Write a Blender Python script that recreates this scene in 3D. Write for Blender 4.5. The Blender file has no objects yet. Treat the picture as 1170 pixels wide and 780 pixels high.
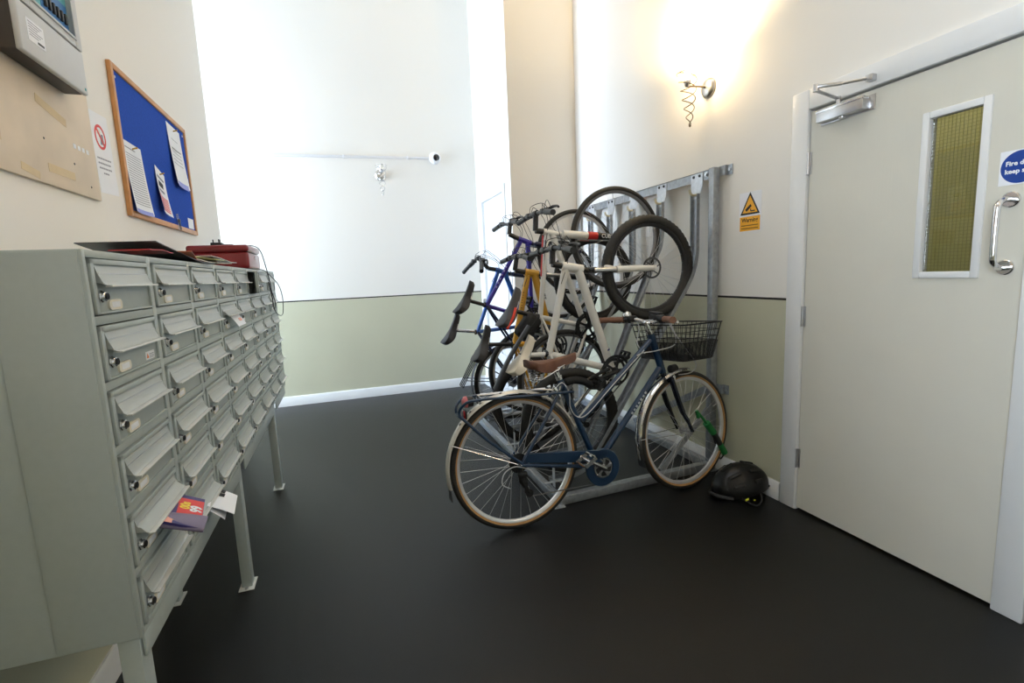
P_CORR, P_REAR, P_PASS, P_LAMP = 450, 130, 26, 31
P_SKY = 30
import bpy, bmesh, math, random
from mathutils import Vector, Matrix
random.seed(7)
PI = math.pi
V = Vector
scene = bpy.context.scene
C = scene.collection

# ------------------------------------------------------------------ camera
CAM_H = 1.29
FPX = 563.05
def cam_axes(yaw, pitch, roll):
    cy, sy, cp, sp = math.cos(yaw), math.sin(yaw), math.cos(pitch), math.sin(pitch)
    F = V((sy * cp, cy * cp, -sp)); r = V((cy, -sy, 0)); u = r.cross(F)
    c, s = math.cos(roll), math.sin(roll)
    return c * r + s * u, -s * r + c * u, F
CR, CU, CF = cam_axes(math.radians(18.3167), math.radians(7.90607), math.radians(-2.47271))
CO = V((0, 0, CAM_H))
cd = bpy.data.cameras.new('camera'); cam = bpy.data.objects.new('camera', cd); C.objects.link(cam)
cam.matrix_world = Matrix(((CR.x, CU.x, -CF.x, 0), (CR.y, CU.y, -CF.y, 0), (CR.z, CU.z, -CF.z, CAM_H), (0, 0, 0, 1)))
cd.sensor_fit = 'HORIZONTAL'; cd.sensor_width = 36; cd.lens = FPX / 1170 * 36; cd.clip_start = 0.02; cd.clip_end = 100
scene.camera = cam
def at(px, py, N, P):
    """survey helper: where the sight line through a photo point meets the real plane (N, P)"""
    d = CR * ((px - 585) / FPX) - CU * ((py - 390) / FPX) + CF
    N = V(N); t = N.dot(V(P) - CO) / N.dot(d)
    return CO + d * t
def on_y(px, py, y): return at(px, py, (0, 1, 0), (0, y, 0))
def on_x(px, py, x): return at(px, py, (1, 0, 0), (x, 0, 0))

# ------------------------------------------------------------------ materials
def lin(c):
    return tuple((v / 12.92 if v <= 0.04045 else ((v + 0.055) / 1.055) ** 2.4) for v in c)
def rgb(r, g, b): return lin((r / 255, g / 255, b / 255))
MATS = {}
def mat(name, col, rough=0.5, metal=0.0, var=0.04, scale=30, bump=0.0, spec=0.5, emis=None, estr=0, coat=0.0, bscale=None):
    if name in MATS: return MATS[name]
    m = bpy.data.materials.new(name); m.use_nodes = True
    nt = m.node_tree; b = nt.nodes['Principled BSDF']
    b.inputs['Roughness'].default_value = rough; b.inputs['Metallic'].default_value = metal
    b.inputs['Specular IOR Level'].default_value = spec
    if coat: b.inputs['Coat Weight'].default_value = coat; b.inputs['Coat Roughness'].default_value = 0.08
    tc = nt.nodes.new('ShaderNodeTexCoord')
    n = nt.nodes.new('ShaderNodeTexNoise'); n.inputs['Scale'].default_value = scale; n.inputs['Detail'].default_value = 4
    nt.links.new(tc.outputs['Object'], n.inputs['Vector'])
    r = nt.nodes.new('ShaderNodeValToRGB')
    r.color_ramp.elements[0].position = 0.3; r.color_ramp.elements[1].position = 0.7
    r.color_ramp.elements[0].color = tuple(max(0, c * (1 - var)) for c in col[:3]) + (1,)
    r.color_ramp.elements[1].color = tuple(min(1, c * (1 + var)) for c in col[:3]) + (1,)
    nt.links.new(n.outputs['Fac'], r.inputs['Fac']); nt.links.new(r.outputs['Color'], b.inputs['Base Color'])
    if bump:
        n2 = nt.nodes.new('ShaderNodeTexNoise'); n2.inputs['Scale'].default_value = bscale or scale * 6; n2.inputs['Detail'].default_value = 3
        nt.links.new(tc.outputs['Object'], n2.inputs['Vector'])
        bp = nt.nodes.new('ShaderNodeBump'); bp.inputs['Strength'].default_value = bump; bp.inputs['Distance'].default_value = 0.004
        nt.links.new(n2.outputs['Fac'], bp.inputs['Height']); nt.links.new(bp.outputs['Normal'], b.inputs['Normal'])
    if emis:
        b.inputs['Emission Color'].default_value = tuple(emis) + (1,); b.inputs['Emission Strength'].default_value = estr
    MATS[name] = m
    return m

def wall_mat(name, upper, lower, line_z=1.095, line=True):
    """emulsion paint: pale above, sage below a narrow black painted line (height in the room)"""
    m = bpy.data.materials.new(name); m.use_nodes = True
    nt = m.node_tree; b = nt.nodes['Principled BSDF']; b.inputs['Roughness'].default_value = 0.62; b.inputs['Specular IOR Level'].default_value = 0.3
    g = nt.nodes.new('ShaderNodeNewGeometry'); s = nt.nodes.new('ShaderNodeSeparateXYZ'); nt.links.new(g.outputs['Position'], s.inputs[0])
    def gt(v):
        q = nt.nodes.new('ShaderNodeMath'); q.operation = 'GREATER_THAN'; q.inputs[1].default_value = v
        nt.links.new(s.outputs['Z'], q.inputs[0]); return q
    def mix(fac, a, c):
        q = nt.nodes.new('ShaderNodeMix'); q.data_type = 'RGBA'
        nt.links.new(fac.outputs[0], q.inputs['Factor'])
        for k, x in (('A', a), ('B', c)):
            if isinstance(x, tuple): q.inputs[[i for i, ss in enumerate(q.inputs) if ss.name == k and ss.type == 'RGBA'][0]].default_value = x + (1,)
            else: nt.links.new(x, q.inputs[[i for i, ss in enumerate(q.inputs) if ss.name == k and ss.type == 'RGBA'][0]])
        return [o for o in q.outputs if o.type == 'RGBA'][0]
    n = nt.nodes.new('ShaderNodeTexNoise'); n.inputs['Scale'].default_value = 2.2; n.inputs['Detail'].default_value = 6
    nt.links.new(g.outputs['Position'], n.inputs['Vector'])
    lo = mix(n, tuple(v * 0.93 for v in lower), tuple(min(1, v * 1.05) for v in lower))
    if line:
        a = mix(gt(line_z - 0.006), lo, (0.012, 0.012, 0.012)); col = mix(gt(line_z + 0.006), a, upper)
    else: col = mix(gt(-9), lo, upper)
    nt.links.new(col, b.inputs['Base Color'])
    n2 = nt.nodes.new('ShaderNodeTexNoise'); n2.inputs['Scale'].default_value = 140
    nt.links.new(g.outputs['Position'], n2.inputs['Vector'])
    bp = nt.nodes.new('ShaderNodeBump'); bp.inputs['Strength'].default_value = 0.06; bp.inputs['Distance'].default_value = 0.003
    nt.links.new(n2.outputs['Fac'], bp.inputs['Height']); nt.links.new(bp.outputs['Normal'], b.inputs['Normal'])
    MATS[name] = m
    return m

WHITE = rgb(236, 233, 226); SAGE = rgb(194, 193, 169)
M_wall = wall_mat('wall paint', WHITE, SAGE)
M_plain = wall_mat('wall paint plain', WHITE, WHITE, line=False)
M_ceil = mat('ceiling paint', rgb(238, 237, 232), 0.8, var=0.01)
M_trim = mat('white gloss trim', rgb(226, 227, 226), 0.35, var=0.015, scale=8)
M_floor = mat('black rubber floor', (0.0040, 0.0038, 0.0039), 0.33, var=0.6, scale=200, bump=0.4, bscale=420, spec=0.32)
M_door = mat('painted door', rgb(214, 211, 198), 0.42, var=0.012, scale=6)
# pale grit trodden into the floor
def add_grit(m):
    nt = m.node_tree; b = nt.nodes['Principled BSDF']; src = b.inputs['Base Color'].links[0].from_socket
    tc = nt.nodes.new('ShaderNodeTexCoord'); v = nt.nodes.new('ShaderNodeTexVoronoi'); v.inputs['Scale'].default_value = 2.4
    nt.links.new(tc.outputs['Object'], v.inputs['Vector'])
    lt = nt.nodes.new('ShaderNodeMath'); lt.operation = 'LESS_THAN'; lt.inputs[1].default_value = 0.0085
    nt.links.new(v.outputs['Distance'], lt.inputs[0])
    mx = nt.nodes.new('ShaderNodeMix'); mx.data_type = 'RGBA'; nt.links.new(lt.outputs[0], mx.inputs['Factor'])
    A, B = [i for i in mx.inputs if i.type == 'RGBA'][:2]
    nt.links.new(src, A); B.default_value = (.45, .43, .38, 1); nt.links.new([o for o in mx.outputs if o.type == 'RGBA'][0], b.inputs['Base Color'])
add_grit(M_floor)
# fine embossed wood grain on the door skin
def add_grain(m, strength=0.12):
    nt = m.node_tree; b = nt.nodes['Principled BSDF']
    tc = nt.nodes.new('ShaderNodeTexCoord'); mp = nt.nodes.new('ShaderNodeMapping'); mp.inputs['Scale'].default_value = (1, 60, 2.2)
    nt.links.new(tc.outputs['Object'], mp.inputs['Vector'])
    n = nt.nodes.new('ShaderNodeTexNoise'); n.inputs['Scale'].default_value = 2.0; n.inputs['Detail'].default_value = 5; n.inputs['Distortion'].default_value = 0.6
    nt.links.new(mp.outputs[0], n.inputs['Vector'])
    bp = nt.nodes.new('ShaderNodeBump'); bp.inputs['Strength'].default_value = strength; bp.inputs['Distance'].default_value = 0.004
    nt.links.new(n.outputs['Fac'], bp.inputs['Height']); nt.links.new(bp.outputs['Normal'], b.inputs['Normal'])
add_grain(M_door)
M_cab = mat('grey green powder coat', rgb(168, 177, 174), 0.38, var=0.02, scale=60, bump=0.04, bscale=500)
M_flap = mat('grey satin aluminium flap', rgb(164, 168, 163), 0.34, metal=0.12, var=0.02, scale=20)
M_alu = mat('satin aluminium edge', rgb(222, 222, 216), 0.3, metal=0.2, var=0.02)
M_chrome = mat('polished chrome', (0.72, 0.72, 0.73), 0.12, metal=1.0, var=0.02)
M_steel = mat('brushed steel', (0.55, 0.55, 0.56), 0.3, metal=1.0, var=0.05)
M_dark = mat('void shade black', (0.008, 0.008, 0.008), 0.7)  # black standing in for shade inside the letter boxes and helmet vents
M_black = mat('black plastic', (0.014, 0.014, 0.015), 0.42, var=0.1)
M_blackm = mat('black painted metal', (0.012, 0.012, 0.013), 0.33, var=0.08)
M_rubber = mat('tyre rubber', (0.020, 0.019, 0.017), 0.68, var=0.25, scale=90)
M_tan = mat('tan tyre wall', rgb(172, 128, 78), 0.6, var=0.08)
M_rim = mat('silver rim', (0.72, 0.72, 0.73), 0.3, metal=.55)
M_rimblk = mat('black rim', (0.02, 0.02, 0.022), 0.35, metal=0.3)
M_rimgr = mat('grey rim', (0.20, 0.20, 0.21), 0.35, metal=0.7)
M_spoke = mat('stainless spokes', (0.68, 0.68, 0.68), 0.3, metal=0.5)
M_spokeblk = mat('dark spokes', (0.09, 0.09, 0.09), 0.3, metal=0.8)
M_galv = None
def galv():
    m = mat('galvanised steel', rgb(160, 165, 170), 0.42, metal=0.55, var=0.16, scale=38)
    return m
M_galv = galv()
M_galvl = mat('bright zinc plate', rgb(205, 210, 216), 0.36, metal=0.45, var=0.10, scale=45)
M_paper = mat('white paper', rgb(238, 240, 244), 0.7, var=0.01)
M_ink = mat('grey ink', rgb(140, 142, 152), 0.7)
M_inkblk = mat('black ink', (0.01, 0.01, 0.01), 0.6)
M_plate = mat('cream name plate', rgb(226, 219, 200), 0.35, var=0.02)

# ------------------------------------------------------------------ mesh builder
class MB:
    def __init__(s): s.bm = bmesh.new(); s.mi = 0
    def m(s, i): s.mi = i; return s
    def _new(s, faces):
        for f in faces: f.material_index = s.mi
    def box(s, c, size, rot=None, bev=0.0, seg=2):
        M = Matrix.Translation(V(c)) @ ((rot.to_4x4()) if rot is not None else Matrix.Identity(4)) @ Matrix.Diagonal((size[0], size[1], size[2], 1))
        r = bmesh.ops.create_cube(s.bm, size=1.0, matrix=M)
        vs = r['verts']; fs = set(f for v in vs for f in v.link_faces); s._new(fs)
        if bev:
            es = list(set(e for v in vs for e in v.link_edges))
            q = bmesh.ops.bevel(s.bm, geom=es, offset=bev, segments=seg, profile=0.5, affect='EDGES', clamp_overlap=True)
            s._new(q['faces'])
        return s
    def span(s, a, b, bev=0.0, seg=2):
        a, b = V(a), V(b)
        return s.box((a + b) / 2, tuple(abs(b[i] - a[i]) for i in range(3)), None, bev, seg)
    def beam(s, a, b, w, h, up=(0, 0, 1), bev=0.0):
        """box from a to b; w across, h along up"""
        a, b = V(a), V(b); d = (b - a); L = d.length; d.normalize()
        sx = d.cross(V(up))
        if sx.length < 1e-5: sx = d.cross(V((1, 0, 0)))
        sx.normalize(); u = sx.cross(d)
        R = Matrix((d, sx, u)).transposed()
        return s.box((a + b) / 2, (L, w, h), R, bev)
    def tube(s, pts, r, seg=8, caps=True, closed=False):
        pts = [V(p) for p in pts]; n = len(pts)
        rr = r if isinstance(r, (list, tuple)) else [r] * n
        T = []
        for i in range(n):
            if closed: t = pts[(i + 1) % n] - pts[i - 1]
            elif i == 0: t = pts[1] - pts[0]
            elif i == n - 1: t = pts[-1] - pts[-2]
            else: t = (pts[i + 1] - pts[i]).normalized() + (pts[i] - pts[i - 1]).normalized()
            T.append(t.normalized())
        ref = V((0, 0, 1)) if abs(T[0].z) < 0.9 else V((1, 0, 0))
        nrm = T[0].cross(ref).normalized(); rings = []
        for i in range(n):
            nrm = (nrm - T[i] * nrm.dot(T[i])).normalized(); bn = T[i].cross(nrm)
            rings.append([s.bm.verts.new(pts[i] + (nrm * math.cos(2 * PI * k / seg) + bn * math.sin(2 * PI * k / seg)) * rr[i]) for k in range(seg)])
        fs = []
        for i in range(n if closed else n - 1):
            A, B = rings[i], rings[(i + 1) % n]
            for k in range(seg):
                fs.append(s.bm.faces.new((A[k], A[(k + 1) % seg], B[(k + 1) % seg], B[k])))
        if caps and not closed:
            fs.append(s.bm.faces.new(list(reversed(rings[0])))); fs.append(s.bm.faces.new(rings[-1]))
        s._new(fs); return s
    def lathe(s, o, ax, prof, seg=24, close=False):
        """prof = [(distance along axis, radius)]"""
        o, ax = V(o), V(ax).normalized()
        ref = V((0, 0, 1)) if abs(ax.z) < 0.9 else V((1, 0, 0))
        a = ax.cross(ref).normalized(); b = ax.cross(a); rings = []
        for (t, r) in prof:
            if r < 1e-6: rings.append([s.bm.verts.new(o + ax * t)])
            else: rings.append([s.bm.verts.new(o + ax * t + (a * math.cos(2 * PI * k / seg) + b * math.sin(2 * PI * k / seg)) * r) for k in range(seg)])
        fs = []
        for i in range(len(rings) if close else len(rings) - 1):
            A, B = rings[i], rings[(i + 1) % len(rings)]
            for k in range(seg):
                k2 = (k + 1) % seg
                if len(A) == 1 and len(B) == 1: continue
                if len(A) == 1: fs.append(s.bm.faces.new((A[0], B[k2], B[k])))
                elif len(B) == 1: fs.append(s.bm.faces.new((A[k], A[k2], B[0])))
                else: fs.append(s.bm.faces.new((A[k], A[k2], B[k2], B[k])))
        if not close:
            if len(rings[0]) > 1: fs.append(s.bm.faces.new(list(reversed(rings[0]))))
            if len(rings[-1]) > 1: fs.append(s.bm.faces.new(rings[-1]))
        s._new(fs); return s
    def ring(s, o, e1, e2, prof, seg=64, mats=None, arc=None, knob=0.0, kn=()):
        """closed section prof = [(radius, lateral)] swept round o in plane e1, e2; arc=(a0,a1) sweeps part"""
        o, e1, e2 = V(o), V(e1).normalized(), V(e2).normalized(); n = e1.cross(e2).normalized()
        full = arc is None; a0, a1 = arc or (0, 2 * PI); N = seg if full else seg + 1; rings = []
        for i in range(N):
            a = a0 + (a1 - a0) * i / seg; d = e1 * math.cos(a) + e2 * math.sin(a)
            rings.append([s.bm.verts.new(o + d * (r + (knob if (i + q) % 2 and q in kn else 0)) + n * l) for q, (r, l) in enumerate(prof)])
        k = len(prof); fs = []
        for i in range(seg):
            A, B = rings[i], rings[(i + 1) % N]
            for j in range(k):
                f = s.bm.faces.new((A[j], A[(j + 1) % k], B[(j + 1) % k], B[j])); fs.append(f)
                f.material_index = mats[j] if mats else s.mi
        if not full:
            for R in (rings[0], list(reversed(rings[-1]))):
                f = s.bm.faces.new(R); f.material_index = s.mi
        return s
    def loft(s, secs, capped=True):
        rings = [[s.bm.verts.new(V(p)) for p in sec] for sec in secs]; k = len(rings[0]); fs = []
        for A, B in zip(rings, rings[1:]):
            for j in range(k): fs.append(s.bm.faces.new((A[j], A[(j + 1) % k], B[(j + 1) % k], B[j])))
        if capped: fs.append(s.bm.faces.new(list(reversed(rings[0])))); fs.append(s.bm.faces.new(rings[-1]))
        s._new(fs); return s
    def prism(s, poly, d):
        """polygon of 3-D points extruded by vector d"""
        d = V(d); A = [s.bm.verts.new(V(p)) for p in poly]; B = [s.bm.verts.new(V(p) + d) for p in poly]; k = len(A)
        fs = [s.bm.faces.new(list(reversed(A))), s.bm.faces.new(B)]
        for j in range(k): fs.append(s.bm.faces.new((A[j], A[(j + 1) % k], B[(j + 1) % k], B[j])))
        s._new(fs); return s
    def quad(s, pts):
        f = s.bm.faces.new([s.bm.verts.new(V(p)) for p in pts]); s._new([f]); return s
    def ball(s, c, r, sc=(1, 1, 1), seg=12):
        q = bmesh.ops.create_uvsphere(s.bm, u_segments=seg, v_segments=max(6, seg // 2 + 2), radius=r, matrix=Matrix.Translation(V(c)) @ Matrix.Diagonal((sc[0], sc[1], sc[2], 1)))
        s._new(set(f for v in q['verts'] for f in v.link_faces)); return s
    def text(s, txt, size, o, ux, uy, lift=0.0006, align='CENTER', bold=0.0, spacing=1.0):
        cu = bpy.data.curves.new('lettering', 'FONT'); cu.body = txt; cu.size = size; cu.align_x = align; cu.align_y = 'CENTER'
        cu.resolution_u = 3; cu.offset = bold; cu.space_line = spacing
        ob = bpy.data.objects.new('lettering', cu); C.objects.link(ob)
        bpy.context.view_layer.update()
        dg = bpy.context.evaluated_depsgraph_get(); me = bpy.data.meshes.new_from_object(ob.evaluated_get(dg))
        bpy.data.objects.remove(ob); bpy.data.curves.remove(cu)
        ux, uy = V(ux).normalized(), V(uy).normalized(); n = ux.cross(uy); o = V(o)
        vs = [s.bm.verts.new(o + ux * v.co.x + uy * v.co.y + n * lift) for v in me.vertices]
        for p in me.polygons:
            try: f = s.bm.faces.new([vs[i] for i in p.vertices]); f.material_index = s.mi
            except ValueError: pass
        bpy.data.meshes.remove(me); return s
    def build(s, name, mats, parent=None, org=None, smooth=40, recalc=True):
        if recalc: bmesh.ops.recalc_face_normals(s.bm, faces=s.bm.faces[:])
        me = bpy.data.meshes.new(name)
        root = parent
        if org is None:
            org = V((0, 0, 0))
            if parent is not None:
                q = parent
                while q.parent is not None: q = q.parent
                org = V(q.location)
        else: org = V(org)
        bmesh.ops.translate(s.bm, verts=s.bm.verts[:], vec=-org)
        s.bm.to_mesh(me); s.bm.free()
        for x in (mats if isinstance(mats, (list, tuple)) else [mats]): me.materials.append(x)
        for p in me.polygons: p.use_smooth = True
        me.set_sharp_from_angle(angle=math.radians(smooth))
        o = bpy.data.objects.new(name, me); C.objects.link(o)
        if parent is not None: o.parent = parent
        else: o.location = org
        return o

def smooth_path(pts, n=6):
    pts = [V(p) for p in pts]; P = [pts[0]] + pts + [pts[-1]]; out = []
    for i in range(1, len(P) - 2):
        a, b, c, d = P[i - 1], P[i], P[i + 1], P[i + 2]
        for k in range(n):
            t = k / n
            out.append(0.5 * ((2 * b) + (c - a) * t + (2 * a - 5 * b + 4 * c - d) * t * t + (3 * b - a - 3 * c + d) * t ** 3))
    out.append(pts[-1]); return out
def tag(o, label, cat, group=None):
    o['label'] = label; o['category'] = cat
    if group: o['group'] = group
    return o
def thing(name, label, cat, loc=(0, 0, 0), group=None):
    o = bpy.data.objects.new(name, None); C.objects.link(o); o.location = loc; o.empty_display_size = 0.05
    return tag(o, label, cat, group)
def struct(o): o['kind'] = 'structure'; return o
def structure(name, loc=(0, 0, 0)):
    o = bpy.data.objects.new(name, None); C.objects.link(o); o.location = loc; o['kind'] = 'structure'; return o
# ------------------------------------------------------------------ the room
XL, XR, YB = -0.848, 2.152, 5.57          # left wall, right wall, back wall
YJ, XJ = 4.363, 1.497                     # front face and inner side of the projecting pier
YE = 4.24                                 # where the left wall stops and the side corridor opens
YR, ZC = -2.7, 4.5                        # rear wall, ceiling
XC = -3.6                                 # glazed end of the side corridor
D0, D1, DZ = 1.028, 1.856, 1.985          # fire door opening
struct(MB().span((XC - .1, YR - .1, -.1), (4.2, YB + .1, 0)).build('floor', M_floor))
SX0, SX1, SY0, SY1 = -.25, 1.55, .3, 2.5       # unseen roof light, added to balance the light in the lobby
w = MB(); w.span((XC - .1, YR - .1, ZC), (4.2, SY0, ZC + .1)); w.span((XC - .1, SY1, ZC), (4.2, YB + .1, ZC + .1)); w.span((XC - .1, SY0, ZC), (SX0, SY1, ZC + .1)); w.span((SX1, SY0, ZC), (4.2, SY1, ZC + .1))
struct(w.build('ceiling', M_ceil))
struct(MB().span((XC, YB, 0), (2.4, YB + .1, ZC)).build('wall_back', M_wall))
w = MB(); w.span((XL - .12, YR, 0), (XL, -1.9, ZC)); w.span((XL - .12, -.2, 0), (XL, YE, ZC)); w.span((XL - .12, -1.9, 0), (XL, -.2, .9)); w.span((XL - .12, -1.9, 2.7), (XL, -.2, ZC)); w.span((XC, YE - .12, 0), (XL - .12, YE, ZC)); struct(w.build('wall_left', M_wall))
w = MB(); w.span((XR, YR, 0), (XR + .12, D0 - .012, ZC)); w.span((XR, D1 + .012, 0), (XR + .12, YJ, ZC)); w.span((XR, D0 - .012, DZ + .012), (XR + .12, D1 + .012, ZC))
struct(w.build('wall_right', M_wall))
# pier with a white door in its side
J0, J1, JZ = 4.60, 5.34, 2.06
w = MB(); w.span((XJ, YJ, 0), (XR + .12, J0 - .05, ZC)); w.span((XJ, J1 + .05, 0), (XR + .12, YB, ZC)); w.span((XJ, J0 - .05, JZ + .05), (XR + .12, J1 + .05, ZC)); w.span((XJ + .1, J0 - .05, 0), (XR, J1 + .05, JZ + .05))
struct(w.build('wall_pier', M_plain))
d2 = structure('door_2', (XJ, (J0 + J1) / 2, 0))
MB().span((XJ + .012, J0, .005), (XJ + .05, J1, JZ), .003).build('leaf', M_trim, d2)
f = MB()
for a, b in (((J0 - .07, 0), (J0, JZ + .07)), ((J1, 0), (J1 + .07, JZ + .07)), ((J0, JZ), (J1, JZ + .07))):
    f.span((XJ - .014, a[0], a[1]), (XJ + .05, b[0], b[1]), .004)
f.build('frame', M_trim, d2)
MB().lathe((XJ + .012, J1 - .07, 1.0), (-1, 0, 0), [(0, .025), (.006, .025), (.008, .01), (.045, .01), (.05, .026), (.075, .022), (.078, 0)]).build('knob', M_steel, d2)
# rear wall (behind the camera), corridor end with a window
def wall_with_hole(axis, pos, th, lo, hi, hlo, hhi):
    w = MB()
    def sp(a0, a1, z0, z1):
        if axis == 'y': w.span((a0, pos, z0), (a1, pos + th, z1))
        else: w.span((pos, a0, z0), (pos + th, a1, z1))
    sp(lo[0], hlo[0], lo[1], hi[1]); sp(hhi[0], hi[0], lo[1], hi[1]); sp(hlo[0], hhi[0], lo[1], hlo[1]); sp(hlo[0], hhi[0], hhi[1], hi[1])
    return w
struct(MB().span((XL - .12, YR - .1, 0), (XR + .12, YR, ZC)).build('wall_rear', M_wall))
struct(wall_with_hole('x', XC - .1, .1, (YE - .12, 0), (YB + .1, ZC), (YE + .06, .1), (YB - .06, 3.4)).build('wall_corridor', M_wall))
def glass_mat():
    m = bpy.data.materials.new('window glass'); m.use_nodes = True; nt = m.node_tree; nt.nodes.remove(nt.nodes['Principled BSDF'])
    o = nt.nodes['Material Output']; t = nt.nodes.new('ShaderNodeBsdfTransparent'); g = nt.nodes.new('ShaderNodeBsdfGlossy'); g.inputs['Roughness'].default_value = 0.02
    fr = nt.nodes.new('ShaderNodeFresnel'); fr.inputs['IOR'].default_value = 1.45; mx = nt.nodes.new('ShaderNodeMixShader')
    t.inputs['Color'].default_value = (0.97, 0.97, 0.97, 1)
    nt.links.new(fr.outputs[0], mx.inputs[0]); nt.links.new(t.outputs[0], mx.inputs[1]); nt.links.new(g.outputs[0], mx.inputs[2]); nt.links.new(mx.outputs[0], o.inputs[0])
    return m
M_glass = glass_mat()
def window(name, axis, pos, a0, a1, z0, z1, bars):
    o = structure(name, (pos if axis == 'x' else (a0 + a1) / 2, pos if axis == 'y' else (a0 + a1) / 2, z0))
    f = MB(); g = MB()
    def P(a, d, z): return (pos + d, a, z) if axis == 'x' else (a, pos + d, z)
    for (b0, b1, y0, y1) in [(a0, a0 + .05, z0, z1), (a1 - .05, a1, z0, z1), (a0, a1, z0, z0 + .05), (a0, a1, z1 - .05, z1)] + [(a0 + (a1 - a0) * k - .02, a0 + (a1 - a0) * k + .02, z0, z1) for k in bars] + [(a0, a1, z0 + (z1 - z0) * .68 - .02, z0 + (z1 - z0) * .68 + .02)]:
        f.span(P(b0, -.08, y0), P(b1, -.02, y1), .004)
    f.build('frame', M_trim, o); g.span(P(a0 + .03, -.054, z0 + .03), P(a1 - .03, -.048, z1 - .03)); g.build('pane', M_glass, o)
window('window_1', 'x', XC, YE + .06, YB - .06, .1, 3.4, (.5,))
window('window_side_added', 'x', XL, -1.9, -.2, .9, 2.7, (.333, .667))  # unseen side window, added to bring cool light onto the door
o = structure('window_roof_added', ((SX0 + SX1) / 2, (SY0 + SY1) / 2, ZC)); f = MB()
for a, b in (((SX0, SY0), (SX0 + .06, SY1)), ((SX1 - .06, SY0), (SX1, SY1)), ((SX0, SY0), (SX1, SY0 + .06)), ((SX0, SY1 - .06), (SX1, SY1)), (((SX0 + SX1) / 2 - .025, SY0), ((SX0 + SX1) / 2 + .025, SY1))): f.span((a[0], a[1], ZC + .02), (b[0], b[1], ZC + .08), .004)
f.build('frame', M_trim, o); MB().span((SX0 + .03, SY0 + .03, ZC + .046), (SX1 - .03, SY1 - .03, ZC + .052)).build('pane', M_glass, o)
# skirting boards
def skirt(name, pts):
    w = MB()
    for a, b, n in pts:
        a, b, n = V(a), V(b), V(n)
        w.prism([a, a + n * .016, a + n * .016 + V((0, 0, .088)), a + n * .008 + V((0, 0, .1)), a + V((0, 0, .1))], b - a)
    struct(w.build(name, M_trim, None, (pts[0][0])))
skirt('baseboard_back', [((XC, YB, 0), (XJ, YB, 0), (0, -1, 0))])
skirt('baseboard_left', [((XL, YR, 0), (XL, YE, 0), (1, 0, 0)), ((XC, YE, 0), (XL, YE, 0), (0, 1, 0))])
skirt('baseboard_right', [((XR, D1 + .105, 0), (XR, YJ, 0), (-1, 0, 0)), ((XR, YR, 0), (XR, D0 - .105, 0), (-1, 0, 0))])
skirt('baseboard_pier', [((XJ, YJ, 0), (XR, YJ, 0), (0, -1, 0)), ((XJ, YJ, 0), (XJ, J0 - .07, 0), (-1, 0, 0)), ((XJ, J1 + .07, 0), (XJ, YB, 0), (-1, 0, 0))])

# ---- the fire door
d1 = structure('door_1', (XR, (D0 + D1) / 2, 0))
XF = XR - .004                            # leaf face
f = MB()
for a, b in (((D1 + .004, 0), (D1 + .095, DZ + .095)), ((D0 - .095, 0), (D0 - .004, DZ + .095)), ((D0 - .004, DZ + .004), (D1 + .004, DZ + .095))):
    f.span((XR - .02, a[0], a[1]), (XR, b[0], b[1]), .005)
for a, b in (((D1 + .003, 0), (D1 + .012, DZ + .012)), ((D0 - .012, 0), (D0 - .003, DZ + .012)), ((D0 - .012, DZ + .003), (D1 + .012, DZ + .012))):
    f.span((XR - .012, a[0], a[1]), (XR + .11, b[0], b[1]))
for a, b in (((D1 - .014, 0), (D1 + .003, DZ)), ((D0 - .003, 0), (D0 + .014, DZ)), ((D0, DZ - .014), (D1, DZ + .003))):
    f.span((XR + .045, a[0], a[1]), (XR + .07, b[0], b[1]))
f.build('architrave', M_trim, d1)
GY0, GY1, GZ0, GZ1 = 1.172, 1.347, 1.222, 1.802
l = MB()
DL = DZ - .006; l.span((XF, D0, .012), (XF + .044, GY0, DL)); l.span((XF, GY1, .012), (XF + .044, D1, DL)); l.span((XF, GY0, .012), (XF + .044, GY1, GZ0)); l.span((XF, GY0, GZ1), (XF + .044, GY1, DL))
l.build('leaf', M_door, d1)
b = MB()
for (y0, y1, z0, z1) in ((GY0 - .021, GY0 + .004, GZ0 - .021, GZ1 + .021), (GY1 - .004, GY1 + .021, GZ0 - .021, GZ1 + .021), (GY0 + .004, GY1 - .004, GZ0 - .021, GZ0 + .004), (GY0 + .004, GY1 - .004, GZ1 - .004, GZ1 + .021)):
    b.span((XF - .008, y0, z0), (XF + .018, y1, z1), .003)
b.build('bead', M_trim, d1)
MB().span((XF + .02, GY0, GZ0), (XF + .026, GY1, GZ1)).build('pane', M_glass, d1)
M_wire = mat('glass wire', rgb(138, 136, 88), 0.5, metal=0.3)
g = MB(); n = 14
for i in range(1, n): y = GY0 + (GY1 - GY0) * i / n; g.beam((XF + .023, y, GZ0), (XF + .023, y, GZ1), .0014, .0014, (1, 0, 0))
k = int(n * (GZ1 - GZ0) / (GY1 - GY0))
for i in range(1, k): z = GZ0 + (GZ1 - GZ0) * i / k; g.beam((XF + .023, GY0, z), (XF + .023, GY1, z), .0014, .0014)
g.build('wire_mesh', M_wire, d1)
for z in (1.745, 1.015, .28):
    h = MB().lathe((XR - .014, D1 + .001, z - .05), (0, 0, 1), [(0, .0065), (.031, .0065), (.032, .0055), (.034, .0055), (.035, .0065), (.065, .0065), (.066, .0055), (.068, .0055), (.069, .0065), (.1, .0065)], 12)
    h.span((XR - .0095, D1 - .012, z - .05), (XR - .006, D1 + .013, z + .05)); h.build('hinge', M_steel, d1)
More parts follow.
